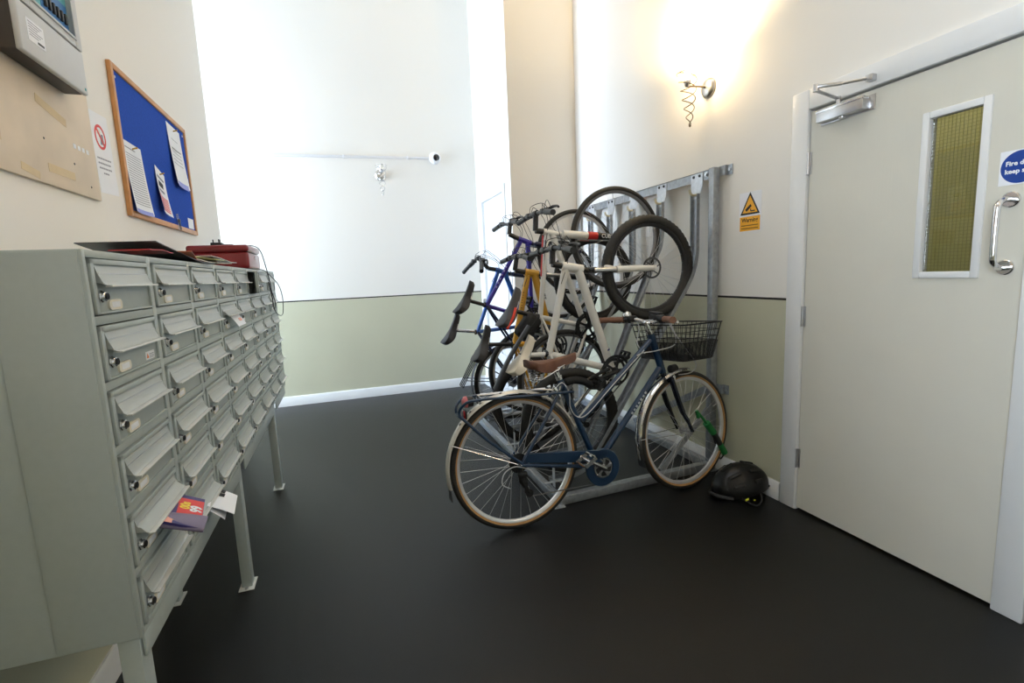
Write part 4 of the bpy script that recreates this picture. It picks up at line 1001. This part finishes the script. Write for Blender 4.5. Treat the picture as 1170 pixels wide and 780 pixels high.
# ------------------------------------------------------------------ the navy town bicycle in front of the rack
HO = V((.747, 2.268, .345)); al_ = math.atan2(.043, 1.053); be = math.radians(4)
hU = V((math.cos(al_), math.sin(al_), 0)); hn = V((-math.sin(al_), math.cos(al_), 0))
hW = V((0, 0, 1)) * math.cos(be) + hn * math.sin(be); hN = hn * math.cos(be) - V((0, 0, 1)) * math.sin(be)
def hp(px, py, off=0.0): return at(px, py, hN, HO + hN * off)
M_hero = paint('deep teal blue bicycle paint', rgb(18, 48, 78), .3, .25); M_leather = mat('brown leather', rgb(100, 64, 47), .5, var=.12, scale=40, bump=.1)
M_grip = mat('brown leather grip', rgb(130, 92, 72), .55, var=.10, scale=60); M_cream = mat('cream enamel mudguard', rgb(228, 224, 214), .2, metal=.25); M_cablew = mat('pale grey cable', rgb(196, 196, 198), .35)
M_redl = mat('red lens', rgb(170, 40, 44), .2, coat=.5); M_redl2 = mat('pale red lens', rgb(200, 110, 116), .25)
hero = thing('bicycle', 'dark blue town bicycle with wire basket and tan walled tyres, standing', 'bicycle', (HO - hW * .345))
st = math.radians(7)
sF = (hU * math.cos(st) + hN * math.sin(st)).normalized(); sN = (hN * math.cos(st) - hU * math.sin(st)).normalized()
HR = HO; HF = V((1.800, 2.311, .345)); R0 = .345
bb = hp(682, 530); sc = hp(641, 437); ht = hp(743, 381); hb = hp(757, 425); crn = hp(760, 433)
hd = (ht - hb).normalized()
q = MB()
q.tube([ht, hb], .0205, 16)
q.tube([hp(744, 388), hp(664, 480)], .0165, 14); q.tube([hp(754.5, 419), bb], .0175, 14)
q.tube([sc + (sc - bb).normalized() * .025, bb], .0165, 14); q.lathe(bb - hN * .036, hN, [(0, 0), (0, .022), (.072, .022), (.072, 0)], 18)
fr = q.build('frame', M_hero, hero)
q = MB()
for s in (-1, 1):
    q.tube(smooth_path([bb + hN * .028 * s, bb.lerp(HR, .35) + hN * .055 * s, HR + hN * .068 * s], 5), .0095, 10)
    q.tube(smooth_path([sc + hN * .016 * s - hW * .004, sc.lerp(HR, .3) + hN * .05 * s, HR + hN * .068 * s], 5), .0085, 10)
    q.lathe(HR + hN * (.064 * s), hN, [(-.004, .020), (.004, .020)], 12)
q.build('stays', M_hero, fr)
q = MB()
a, e = hp(754.5, 419), bb; d = (a - e).normalized(); nn = (-hN).cross(d)
for i in range(7): q.box(e.lerp(a, .52 + .035 * i) - hN * .0182, (.012, .0012, .010 if i % 2 else .013), Matrix((d, hN, nn)).transposed())
q.build('lettering', mat('silver print', rgb(190, 196, 204), .4), fr)
# fork with forward curve
q = MB(); q.tube([hb, crn], .017, 12); q.tube([crn - sN * .052, crn + sN * .052], .018, 12)
for s in (-1, 1):
    b0 = crn + sN * .050 * s; b3 = HF + sN * .056 * s; ax = (crn - ht).normalized()
    q.tube(smooth_path([b0 - ax * .01, b0 + ax * .10, b0 + ax * .20 + sF * .004, b3 - sF * .035 + hW * .07, b3], 6), [.0160] * 7 + [.0150] * 6 + [.0125] * 6 + [.010] * 6, 12)
q.build('fork', paint('black blue fork paint', rgb(14, 22, 38), .25, .5), hero)
wheel(hero, 'wheel', HF, R0, .019, sF, sN, [M_rubber, M_tan], M_rim, M_spoke, nsp=32, ph=.1, rimd=.018)
rw = wheel(hero, 'wheel', HR, R0, .019, hU, hN, [M_rubber, M_tan], M_rim, M_spoke, nsp=32, ph=.4, rimd=.016)
q = MB()
for i in range(7): q.lathe(HR - hN * (.030 + .004 * i), -hN, [(0, .05 - .0045 * i), (.0018, .05 - .0045 * i), (.0018, .015), (.004, .015)], 22)
q.build('cassette', M_blackm, rw)
# mudguards
def guard(c, F, W, N, a0, a1, m, name):
    q = MB(); q.ring(c, F, W, [(.353, -.026), (.362, -.018), (.366, 0), (.362, .018), (.353, .026), (.3515, .025), (.3605, .017), (.3645, 0), (.3605, -.017), (.3515, -.025)], 56, arc=(math.radians(a0), math.radians(a1))); return q.build(name, m, hero, smooth=60)
g1 = guard(HR, hU, hW, hN, 22, 192, M_cream, 'mudguard')
g2 = guard(HF, sF, hW, sN, 84, 197, M_chrome, 'mudguard')
q = MB()
for s in (-1, 1):
    e = HR + (hU * math.cos(math.radians(157)) + hW * math.sin(math.radians(157))) * .362 + hN * .026 * s; q.tube([HR + hN * .075 * s, e], .0022, 6)
q.build('guard_stay', M_chrome, g1)
q = MB()
for k in (100, 118, 128, 140): 
    d_ = hU * math.cos(math.radians(k)) + hW * math.sin(math.radians(k)); q.beam(HR + d_ * .3655 - hN * .016, HR + d_ * .3655 - hN * .004, .012, .003, d_)
q.build('clip', M_black, g1)
q = MB()
for s in (-1, 1):
    e = HF + (sF * math.cos(math.radians(178)) + hW * math.sin(math.radians(178))) * .362 + sN * .026 * s; q.tube([HF + sN * .066 * s, e], .0022, 6)
q.build('guard_stay', M_chrome, g2)
d_ = hU * math.cos(math.radians(192)) + hW * math.sin(math.radians(192)); t_ = hU * math.sin(math.radians(192)) - hW * math.cos(math.radians(192))
e = HR + d_ * .358
MB().prism([e - hN * .026, e + hN * .026, e + hN * .034 - t_ * .055 + d_ * .010, e - hN * .034 - t_ * .055 + d_ * .010], d_ * .003).build('mud_flap', M_black, g1)
d_ = sF * math.cos(math.radians(197)) + hW * math.sin(math.radians(197)); t_ = sF * math.sin(math.radians(197)) - hW * math.cos(math.radians(197)); e = HF + d_ * .358
MB().prism([e - sN * .026, e + sN * .026, e + sN * .032 - t_ * .045, e - sN * .032 - t_ * .045], d_ * .003).build('mud_flap', M_black, g2)
# chaincase, crank, pedals
q = MB(); o = bb - hN * .048
q.lathe(o, -hN, [(0, .088), (0, .096), (.004, .100), (.016, .100), (.020, .096), (.020, .058), (.014, .056), (.014, .0)], 40)
c1 = o - hN * .002; e = HR - hN * .050 + hW * .028 + hU * .03
upv = (e - c1).normalized(); wv = hN.cross(upv); wv = -wv if wv.dot(hW) < 0 else wv
q.prism([c1 + wv * .094, c1 + wv * .030, e - wv * .022, e - wv * .012 - hU * .012, e + wv * .010 - hU * .012, e + wv * .022], -hN * .018)
cc = q.build('chaincase', M_hero, hero)
q = MB(); o2 = bb - hN * .0632; q.lathe(o2, -hN, [(0, .0), (0, .055), (.001, .055), (.001, 0)], 36); q.build('case_opening', M_black, cc)
q = MB(); q.ring(bb - hN * .066, hU, hW, [(.046, -.001), (.053, -.001), (.053, .001), (.046, .001)], 40)
for k in range(5):
    a = 2 * PI * k / 5 + .2; d1_ = hU * math.cos(a) + hW * math.sin(a); q.beam(bb - hN * .068, bb - hN * .068 + d1_ * .052, .014, .005, hN); 
    d2_ = hU * math.cos(a + .42) + hW * math.sin(a + .42); q.beam(bb - hN * .067 + d1_ * .03, bb - hN * .067 + d2_ * .052, .006, .003, hN)
q.lathe(bb - hN * .085, hN, [(0, 0), (0, .016), (.03, .018), (.12, .018), (.15, .016), (.15, 0)], 18)
cs = q.build('crankset', M_chrome, hero)
pe = hp(661, 521, -.135); cr_d = hp(662, 521, -.08) - (bb - hN * .08); cr_d.normalize()
for s in (-1, 1):
    d = cr_d if s < 0 else -cr_d; o = bb + hN * (.082 * s); e = o + d * .165 + hN * .010 * s
    w = MB(); w.tube([o - d * .012, o, o.lerp(e, .5), e, e + d * .012], [.010, .0150, .0105, .0130, .008], 10); w.build('crank_arm', M_chrome, cs)
    w = MB(); pc = e + hN * (.055 * s); pa = math.radians(32); fv = hU * math.cos(pa) + hW * math.sin(pa); uv = hW * math.cos(pa) - hU * math.sin(pa); w.m(0)
    for dd in (-.034, .034):
        w.beam(pc - hN * .045 + fv * dd, pc + hN * .045 + fv * dd, .005, .020, uv)
        for k in range(6): w.beam(pc - hN * .04 + hN * .016 * k + fv * dd * 1.08 + uv * .004, pc - hN * .04 + hN * .016 * k + fv * dd * 1.08 + uv * .014, .004, .004)
    for dn in (-.045, .045): w.beam(pc + hN * dn - fv * .034, pc + hN * dn + fv * .034, .005, .018, uv)
    w.tube([e, pc + hN * (.048 * s)], [.009, .013], 10); w.m(1).beam(pc - fv * .036 + hN * .02, pc - fv * .036 - hN * .02, .004, .012, uv)
    w.build('pedal', [M_chrome, mat('amber reflector', rgb(236, 150, 40), .3)], cs)
# chain run and derailleur
j = hp(605, 563, -.05); j2 = hp(596, 549, -.05)
q = MB(); q.tube([bb - hN * .05 - hW * .085 - hU * .02, j + hW * -.018 + hU * .012], .0032, 6); q.build('chain', M_spokeblk, hero)
q = MB(); q.tube([HR - hN * .045, j2, j], [.012, .016, .009], 10)
for p in (j, j2 + hU * .012): q.lathe(p - hN * .004, hN, [(0, .008), (0, .021), (.008, .021), (.008, .008)], 14)
q.box((j + j2) / 2 - hN * .008, (.018, .006, .055)); q.box(HR - hN * .06 - hW * .05 + hU * .005, (.05, .03, .028), None, .008); q.build('derailleur', M_blackm, hero)
q = MB(); q.tube(smooth_path([hp(607, 537, -.06), hp(590, 533, -.075), hp(577, 540, -.075), hp(574, 553, -.07), hp(583, 558, -.06)], 6), .0028, 6); q.build('cable', M_cablew, hero)
# carrier with light
q = MB()
A0, A1 = hp(540, 455), hp(640, 446)
for s in (-1, 1): q.tube(smooth_path([A1 + hN * .03 * s + hU * .06 - hW * .01, A1 + hN * .062 * s, A0.lerp(A1, .5) + hN * .068 * s, A0 + hN * .060 * s, hp(526, 462) + hN * .045 * s, hp(523, 472) + hN * .03 * s, hp(531, 481) + hN * .058 * s, hp(556, 502) + hN * .074 * s, HR + hN * .082 * s + hW * .01], 6), .0070, 10)
q.tube([hp(523, 474) - hN * .03, hp(523, 474) + hN * .03], .006, 8)
ca = q.build('carrier', M_hero, hero)
q = MB()
for t in (.08, .36, .64, .92): q.tube([A0.lerp(A1, t) - hN * .062, A0.lerp(A1, t) + hN * .062], .0045, 8)
q.tube(smooth_path([A0.lerp(A1, .05) + hW * .012, A0.lerp(A1, .4) + hW * .016, A0.lerp(A1, .75) + hW * .012 + hN * .02, A0.lerp(A1, .95) + hW * .004], 5), .004, 6); q.tube([A0.lerp(A1, .1) + hN * .03 + hW * .012, A0.lerp(A1, .85) + hN * .03 + hW * .014], .004, 6)
q.build('spring_clip', M_chrome, ca)
L0 = hp(533, 459)
q = MB(); q.m(0).lathe(L0 + hU * .035, -hU, [(0, .012), (.006, .026), (.034, .029), (.035, .0)], 20); q.m(1).lathe(L0 + hU * 0, -hU, [(0, .0285), (.012, .026), (.022, .016), (.025, 0)], 20); q.build('rear_light', [M_black, M_redl2], ca)
q = MB(); c = hp(530, 473); q.m(1).box(c + hU * .006, (.008, .055, .045), None, .004); q.m(0).box(c - hU * .001, (.006, .048, .038), None, .003); q.build('reflector', [M_redl, M_black], ca)
# saddle
n0, t0 = hp(657, 402), hp(601, 413)
q = MB(); mid = n0.lerp(t0, .6) - hW * .055
q.tube([sc + (bb - sc).normalized() * .02, sc, hp(634, 424)], .0137, 12); q.m(0).lathe(sc + (sc - bb).normalized() * .02, sc - bb, [(0, .020), (.016, .020)], 14); q.box(hp(633, 422), (.045, .04, .028), None, .006); sp_ = q.build('seat_post', M_chrome, hero)
sd = saddle(hero, n0, t0, -hW, hN, [M_leather], wide=.088, thick=.046)
for s in (-1, 1):
    q = MB(); b0 = t0 + hU * .045 - hW * .045 + hN * .045 * s; q.tube([b0 - hW * .05 * i / 60 + (hU * math.cos(i * 2 * PI / 12) + hN * math.sin(i * 2 * PI / 12)) * .013 for i in range(61)], .0028, 6); q.build('spring', M_chrome, sd)
q = MB(); q.tube(smooth_path([hp(636, 420) - hN * .04, t0 + hU * .045 - hW * .098 - hN * .045, t0 + hU * .02 - hW * .098, t0 + hU * .045 - hW * .098 + hN * .045, hp(636, 420) + hN * .04], 5), .0035, 6); q.build('spring_frame', M_chrome, sd)
q = MB(); c = hp(629, 458, -.035)
for s in (-1, 1):
    c = sc.lerp(HR, .12) + hN * .035 * s; q.box(c + hU * -.01, (.022, .018, .07), Matrix.Rotation(math.radians(-25), 3, 'Y'), .005); q.tube([c - hW * .03, c + hW * .035 + hU * .01], .006, 8)
q.build('rear_brake', M_chrome, hero)
q = MB(); q.tube(smooth_path([hp(632, 447, -.03), hp(642, 437, -.035), hp(650, 448, -.03), hp(652, 466, -.02), hp(660, 476, -.02), hp(672, 472, -.02), hp(700, 440, -.018), hp(736, 400, -.02)], 6), .0028, 6); q.build('cable', M_cablew, hero)
# stem, bars, bell, levers
BC = hp(742, 371) + hW * .012
q = MB(); q.tube([ht, ht + hd * .02], .021, 14); q.tube([ht + hd * .015, BC - sF * .02 - hW * .002, BC], [.0125, .0135, .016], 12); q.tube([BC - sN * .022, BC + sN * .022], .019, 12); q.build('stem', M_chrome, hero)
hbar, BP = handlebar(hero, BC, sN, sF, hW, .285, .115, .022, M_chrome, M_grip, grip_l=.125, grip_r=.0175, lever_m=M_chrome, lever_dir=(sF * .8 - hW * .25))
for s in (-1, 1):
    q = MB(); o = BP(.42 * s); q.box(o + hW * .004, (.045, .05, .034), None, .008); q.lathe(BP(.48 * s) - sN * .012, sN, [(0, .022), (.024, .022)], 16); q.build('shifter', M_black, hbar)
q = MB(); o = BP(.50) + hW * .022; q.m(0).lathe(o - hW * .004, hW, [(0, .026), (.010, .027), (.022, .020), (.028, .008), (.029, 0)], 20); q.build('bell', M_chrome, hbar)
q = MB(); o = BC + sF * .05 + hW * .022; q.box(o, (.05, .075, .045), None, .01); q.box(o + sF * .0 + hW * .028, (.03, .10, .016), None, .005); q.build('basket_bracket', M_black, hero)
for pts in ([BP(-.45) + sF * .03, BP(-.45) + sF * .06 - hW * .03, hp(772, 392, -.12), hp(752, 400, -.06), hp(735, 403, -.03), hp(728, 406, -.02)],
            [BP(-.55) + sF * .03, BP(-.52) + sF * .05 - hW * .05, hp(782, 396, -.14), hp(795, 415, -.10), hp(790, 425, -.06), hp(775, 428, -.02)],
            [BP(.4) + sF * .02, BP(.35) - hW * .05 + sF * .03, hp(728, 392, .03), hp(737, 404, .02)]):
    q = MB(); q.tube(smooth_path(pts, 7), .0027, 6, caps=False); q.build('cable', M_cablew, hero)
q = MB(); c = crn + sF * .03
for s in (-1, 1): q.box(c + sN * .034 * s - hW * .01, (.02, .016, .06), None, .005)
q.tube([c - sN * .04 + hW * .02, c + sN * .045 + hW * .028], .006, 8); q.build('front_brake', M_chrome, hero)
q = MB(); c = hp(767, 424); q.m(0).lathe(c - sF * .015 + hW * .012, sF, [(0, .014), (.008, .024), (.045, .027), (.046, .0)], 20); q.m(0).tube([c + hW * .0, c - hW * .03 - sF * .01], .005, 8); q.m(1).lathe(c + sF * .031 + hW * .012, sF, [(0, .024), (.003, .022), (.004, 0)], 20); q.build('front_light', [M_black, M_plate], hero)
# wire basket
M_wireb = mat('black basket wire', (.012, .012, .013), .35, metal=.2)
bk0 = BC + sF * .075 + hW * .0
TW, BW, F0, F1, G0, G1, TZ, BZ = .205, .165, -.035, .275, .0, .225, -.018, -.215
def bkp(f, l, w): return bk0 + sF * f + sN * l + hW * w
def brect(t):
    """rectangle of the basket at height fraction t (0 base, 1 rim)"""
    z = BZ + (TZ - BZ) * t; f0 = G0 + (F0 - G0) * t; f1 = G1 + (F1 - G1) * t; l = BW + (TW - BW) * t
    return [bkp(f0, -l, z), bkp(f1, -l, z), bkp(f1, l, z), bkp(f0, l, z)]
def rr(P, r=.12):
    out = []
    for i in range(4):
        a, b, c = P[i - 1], P[i], P[(i + 1) % 4]; out += [b.lerp(a, r), b.lerp(a, r * .3).lerp(b.lerp(c, r * .3), .5), b.lerp(c, r)]
    return out
q = MB(); q.tube(rr(brect(1)), .0042, 8, closed=True); q.tube(rr(brect(.62)), .0022, 6, closed=True); q.tube(rr(brect(.5)), .0026, 6, closed=True); q.tube(rr(brect(0)), .0034, 6, closed=True); q.tube(rr(brect(.8)), .002, 6, closed=True)
b1, b0_ = brect(1), brect(0)
for i in range(4):
    n = 12 if i % 2 else 9
    for k in range(n):
        t = (k + .5) / n; q.tube([b1[i].lerp(b1[(i + 1) % 4], t), b0_[i].lerp(b0_[(i + 1) % 4], t)], .0017, 5, caps=False)
bas = q.build('basket', M_wireb, hero)
q = MB(); bm_ = brect(.5)
for i in range(4):
    n = 56 if i % 2 else 42
    for k in range(n): t = (k + .5) / n; q.tube([bm_[i].lerp(bm_[(i + 1) % 4], t), b0_[i].lerp(b0_[(i + 1) % 4], t)], .0011, 4, caps=False)
for k in range(1, 20): q.tube(brect(.5 * k / 20), .0011, 4, closed=True)
for k in range(40): t = (k + .5) / 40; q.tube([b0_[0].lerp(b0_[3], t), b0_[1].lerp(b0_[2], t)], .0011, 4, caps=False)
for k in range(28): t = (k + .5) / 28; q.tube([b0_[0].lerp(b0_[1], t), b0_[3].lerp(b0_[2], t)], .0011, 4, caps=False)
q.build('mesh_lining', M_wireb, bas)

# ------------------------------------------------------------------ helmet and lock
hm = V((2.005, 2.10, 0)); hel = thing('cycle_helmet', 'black cycle helmet lying on the floor below the front wheel', 'helmet', hm)
# shell: an egg dome resting on its crown side, vents are dark boxes painting the shade of holes
q = MB(); ax = V((.62, -.10, .10)).normalized(); sd_ = V((0, .10, 1)).cross(ax).normalized(); up_ = ax.cross(sd_); hc = hm + V((0, 0, .052))
def shell(sc_, lo, hi, n=20, m=28):
    secs = []
    for i in range(n + 1):
        p = lo + (hi - lo) * i / n; sec = []
        for k in range(m):
            a = 2 * PI * k / m; ridge = 1 + .05 * max(0, math.cos(a * 2)) * 0 + .06 * math.sin(9 * math.sin(a)) * math.sin(PI * min(1, p / (PI / 2)))
            x = .150 * math.cos(a) * math.sin(p); y = .100 * math.sin(a) * math.sin(p); z = .105 * math.cos(p)
            sec.append(hc + ax * (x * ridge * sc_ * 1.08) + sd_ * (y * ridge * sc_ * 1.1) + up_ * (z * sc_ * 1.25) )
        secs.append(sec)
    return secs
q.m(0).loft(shell(1.0, .05, PI * .56), capped=True)
sh = q.build('shell', mat('glossy black helmet', (.005, .005, .0055), .34, spec=.3), hel, smooth=50)
q = MB(); q.loft([[p - up_ * .004 for p in s] for s in shell(.90, .2, PI * .56)[4:]], capped=True); q.build('liner', mat('black helmet foam', (.006, .006, .006), .9), hel)
rimc = hc - up_ * .020
for (la, ph_, w_, l_) in ((0, .0, .018, .11), (.62, .1, .02, .10), (-.62, .1, .02, .10), (1.15, -.1, .022, .085), (-1.15, -.1, .022, .085)):
    n_ = (up_ * math.cos(la) + sd_ * math.sin(la)); r_ = 1 / math.sqrt((math.cos(la) / .131) ** 2 + (math.sin(la) / .110) ** 2)
    for f0 in (-.055, .065):
        k_ = math.sqrt(1 - (f0 / .162) ** 2); p0 = hc + ax * f0 + n_ * (r_ * k_ * 1.0)
        tl = (ax - n_ * (f0 / .162 ** 2 * r_ * 1.2 / k_)).normalized(); sdv = n_.cross(ax)
        MB().box(p0, (l_ * .7, w_, .012), Matrix((tl, sdv, tl.cross(sdv))).transposed(), .005).build('vent', M_dark, hel)
q = MB()
q.tube(smooth_path([rimc - ax * .10 - sd_ * .09, rimc - ax * .165 - sd_ * .03 + up_ * .02, rimc - ax * .165 + sd_ * .03 + up_ * .02, rimc - ax * .10 + sd_ * .09], 5), .010, 8); q.tube(smooth_path([rimc + ax * .05 - sd_ * .105, hm + V((.02, -.135, .02)), hm + V((-.03, -.145, .006)), rimc - ax * .06 - sd_ * .105], 5), .005, 6); q.build('strap', M_black, hel)
q = MB(); v0 = rimc + ax * .13; q.prism([v0 - sd_ * .07 - ax * .02, v0 - sd_ * .05 + ax * .045, v0 + sd_ * .05 + ax * .045, v0 + sd_ * .07 - ax * .02], up_ * .006); q.build('peak', M_black, hel)
MB().box(hm + V((-.055, -.112, .030)), (.030, .006, .010), Matrix.Rotation(.3, 3, 'Z'), .002).build('reflective_tag', mat('fluorescent yellow', rgb(226, 236, 70), .4), hel)
MB().box(hm + V((-.015, -.122, .024)), (.012, .005, .006), Matrix.Rotation(.3, 3, 'Z'), .002).build('reflective_tag', MATS['fluorescent yellow'], hel)
M_green = mat('green lock sleeve', rgb(30, 122, 60), .45, var=.05)
def onw(px, py, off=-.03): return at(px, py, sN, HF + sN * off)
lk = thing('cable_lock', 'green and black cable lock hung through the standing bicycle\'s front wheel', 'lock', onw(812, 490))
a, b, c, d = onw(807, 483), onw(815, 494), onw(821, 504), onw(828, 517)
q = MB(); q.tube([a, b], [.021, .021], 14); q.build('sleeve', M_green, lk); q = MB(); q.tube([c + (d - c) * .2, d], [.017, .019], 14); q.build('sleeve', M_green, lk)
q = MB(); q.tube([b, c + (d - c) * .2], .0175, 14); q.build('lock_body', M_black, lk)
q = MB(); q.tube(smooth_path([onw(796, 470), onw(800, 474), onw(804, 479), a], 4), .008, 10); q.tube([onw(796, 469), onw(798, 477)], .011, 10); q.build('key_head', M_green, lk)
q = MB(); q.tube(smooth_path([onw(812, 489, .0), onw(817, 505, .02), onw(821, 518, .04), onw(823, 524, .0), onw(827, 519)], 5), .0045, 8); q.build('cable', M_black, lk)

# ------------------------------------------------------------------ wall lamps
M_nick = mat('satin nickel', (.66, .62, .56), .28, metal=1.0)
M_brass = mat('warm nickel', (.20, .16, .11), .45, metal=.35)
def lamp(label, base, nrm, lit, glow=8, up=4):
    base, nrm = V(base), V(nrm); side = V((0, 0, 1)).cross(nrm)
    t = thing('wall_lamp', label, 'wall lamp', base, 'twisted wire wall lamps')
    MB().lathe(base, nrm, [(0, .058), (.008, .058), (.012, .054), (.018, .050), (.024, .040), (.028, .016), (.029, 0)], 32).build('back_plate', M_nick, t)
    c = base + nrm * .155 + V((0, 0, .028))
    MB().tube(smooth_path([base + nrm * .02, base + nrm * .07 + V((0, 0, .003)), c - V((0, 0, .030))], 5), .006, 10).build('arm', M_brass, t)
    MB().lathe(c - V((0, 0, .035)), (0, 0, 1), [(0, .006), (.005, .014), (.02, .020), (.034, .022), (.036, .017), (.036, 0)], 20).build('lamp_holder', M_steel, t)
    q = MB(); top, L = .040, .285
    for ph in (0, PI):
        pts = []
        for i in range(121):
            s = i / 120; r = .052 * (1 - s) ** .62 + .003
            a = ph + s * 2 * PI * 2.8; pts.append(c + V((0, 0, top - L * s)) + (nrm * math.cos(a) + side * math.sin(a)) * r - nrm * (.055 * s) * 0 + nrm * (-.02 * s))
        q.tube(pts, .0030, 6)
    q.tube([c + V((0, 0, top)) + (nrm * math.cos(2 * PI * i / 28) + side * math.sin(2 * PI * i / 28)) * .060 for i in range(28)], .0026, 6, closed=True)
    q.ball(c + V((0, 0, top - L - .004)) - nrm * .02, .008, seg=10)
    q.build('wire_spiral', M_brass if lit else M_chrome, t)
    if lit: mb = mat('glowing bulb', (1, .9, .7), .3, emis=(1.0, .74, .40), estr=60)
    else: mb = mat('frosted bulb', rgb(232, 230, 224), .35)
    MB().lathe(c, (0, 0, 1), [(0, .010), (.012, .012), (.03, .018), (.048, .016), (.058, .008), (.060, 0)], 18).build('bulb', mb, t)
    if lit:
        point('wall lamp glow', c + V((0, 0, .075)), glow, (1.0, .72, .38), .03)
        l = bpy.data.lights.new('wall lamp light', 'SPOT'); l.energy = P_LAMP * up; l.color = (1.0, .72, .38); l.shadow_soft_size = .03; l.spot_size = math.radians(170); l.spot_blend = 1.0
        lo_ = bpy.data.objects.new('wall lamp light', l); C.objects.link(lo_); lo_.location = c + V((0, 0, .085)); lo_.rotation_euler = V((-nrm.x * .25, -nrm.y * .25, 1)).to_track_quat('-Z', 'Y').to_euler()
lamp('lit chrome wall lamp with a twisted wire spiral above the bicycle rack', (XR, 2.562, 2.330), (-1, 0, 0), True)
lamp('added unseen fill lamp on the right wall, on the near side of the fire door', (XR, -.55, 2.330), (-1, 0, 0), True, 12, 1.6)  # out of view, added to brighten the letter box fronts and left wall
lamp('unlit chrome wall lamp with a twisted wire spiral on the back wall', (.455, YB, 2.375), (0, -1, 0), False)

# ------------------------------------------------------------------ cctv, conduit and signs
M_cond = mat('white conduit plastic', rgb(232, 233, 236), .4, var=.01)
cv = thing('security_camera', 'small white dome security camera on the back wall at the conduit end', 'security camera', (1.05, YB, 2.565))
MB().lathe((1.045, YB, 2.565), (0, -1, 0), [(0, .062), (.018, .062), (.03, .058), (.048, .045), (.056, .028), (.058, 0)], 32).build('body', M_cond, cv)
MB().lathe((1.052, YB - .050, 2.562), (.12, -1, -.05), [(0, .034), (.014, .033), (.022, .024), (.026, .010), (.027, 0)], 24).build('lens', mat('black lens glass', (.01, .01, .012), .08), cv)
cn = thing('cable_conduit', 'thin white cable conduit running along the back wall to the camera', 'conduit', (0, YB, 2.55))
MB().beam((-3.0, YB - .011, 2.522), (.992, YB - .011, 2.563), .022, .022, bev=.003).build('conduit', M_cond, cn)
q = MB()
for x in (-1.1, .1, .75): 
    z = 2.522 + (x + 3) / 3.992 * .041; q.span((x - .008, YB - .025, z - .016), (x + .008, YB, z + .016), .002)
    q.build('clip', M_cond, cn); q = MB()
q.bm.free()
M_yel2 = mat('warning yellow', rgb(244, 176, 32), .45, var=.015)
c = V((XR - .0005, 2.222, 1.560)); ty = V((0, -1, 0)); tz = V((0, 0, 1)); nx = V((-1, 0, 0))
q = MB(); q.m(0).prism([c + ty * -.078 + tz * -.098, c + ty * .078 + tz * -.098, c + ty * .078 + tz * .115, c + ty * -.078 + tz * .115], nx * .0008)
def tri(cx, cz, r): return [c + ty * (cx + r * math.cos(a)) + tz * (cz + r * math.sin(a)) + nx * .0008 for a in (PI / 2, PI * 7 / 6, PI * 11 / 6)]
q.m(2).prism(tri(0, .034, .080), nx * .0006); q.m(1).prism([p + nx * .0006 for p in tri(0, .034, .062)], nx * .0006)
cx = c + nx * .0021
def R2(a): return Matrix.Rotation(a, 3, 'X')
q.m(2).box(cx + ty * -.010 + tz * .030, (.0006, .046, .015), R2(math.radians(-36))); q.m(2).box(cx + ty * .022 + tz * .012, (.0006, .028, .006)); q.m(2).box(cx + ty * .006 + tz * .018, (.0006, .006, .014))
q.m(1).prism([c + ty * -.072 + tz * -.094 + nx * .0008, c + ty * .072 + tz * -.094 + nx * .0008, c + ty * .072 + tz * -.016 + nx * .0008, c + ty * -.072 + tz * -.016 + nx * .0008], nx * .0006)
q.m(2).text('Warning', .033, c + tz * -.036 + nx * .0015, ty, tz, .0004, bold=.0006)
for i in range(2): q.m(3).span(c + ty * -.06 + tz * (-.062 - .016 * i) + nx * .0015, c + ty * .06 + tz * (-.067 - .016 * i) + nx * .0019)
q = q.build('warning_sign', [M_paper, M_yel2, M_inkblk, mat('brown print', rgb(120, 84, 20), .5)], None, c); tag(q, 'yellow triangular warning sign with a camera symbol beside the rack', 'sign')
c = V((XF - .0005, 1.062, 1.567)); q = MB(); M_bsign = mat('mandatory blue', rgb(16, 64, 150), .35, var=.01)
q.m(0).prism([c + ty * -.056 + tz * -.056, c + ty * .024 + tz * -.056, c + ty * .024 + tz * .056, c + ty * -.056 + tz * .056], nx * .0006)
q.m(1).lathe(c + nx * .0006, nx, [(0, .0525), (.0006, .0525), (.0006, 0)], 48)
q.m(2).text('Fire door\nkeep shut', .0205, c + nx * .0014, ty, tz, .0004, bold=.0007, spacing=1.25)
q = q.build('fire_door_sign', [M_paper, M_bsign, M_paper], None, c); tag(q, 'round blue sign reading fire door keep shut above the pull handle', 'sign')
scene.view_settings.view_transform = 'Standard'; scene.view_settings.look = 'None'; scene.view_settings.gamma = 1
scene.view_settings.use_curve_mapping = False
scene.view_settings.exposure = 0.35
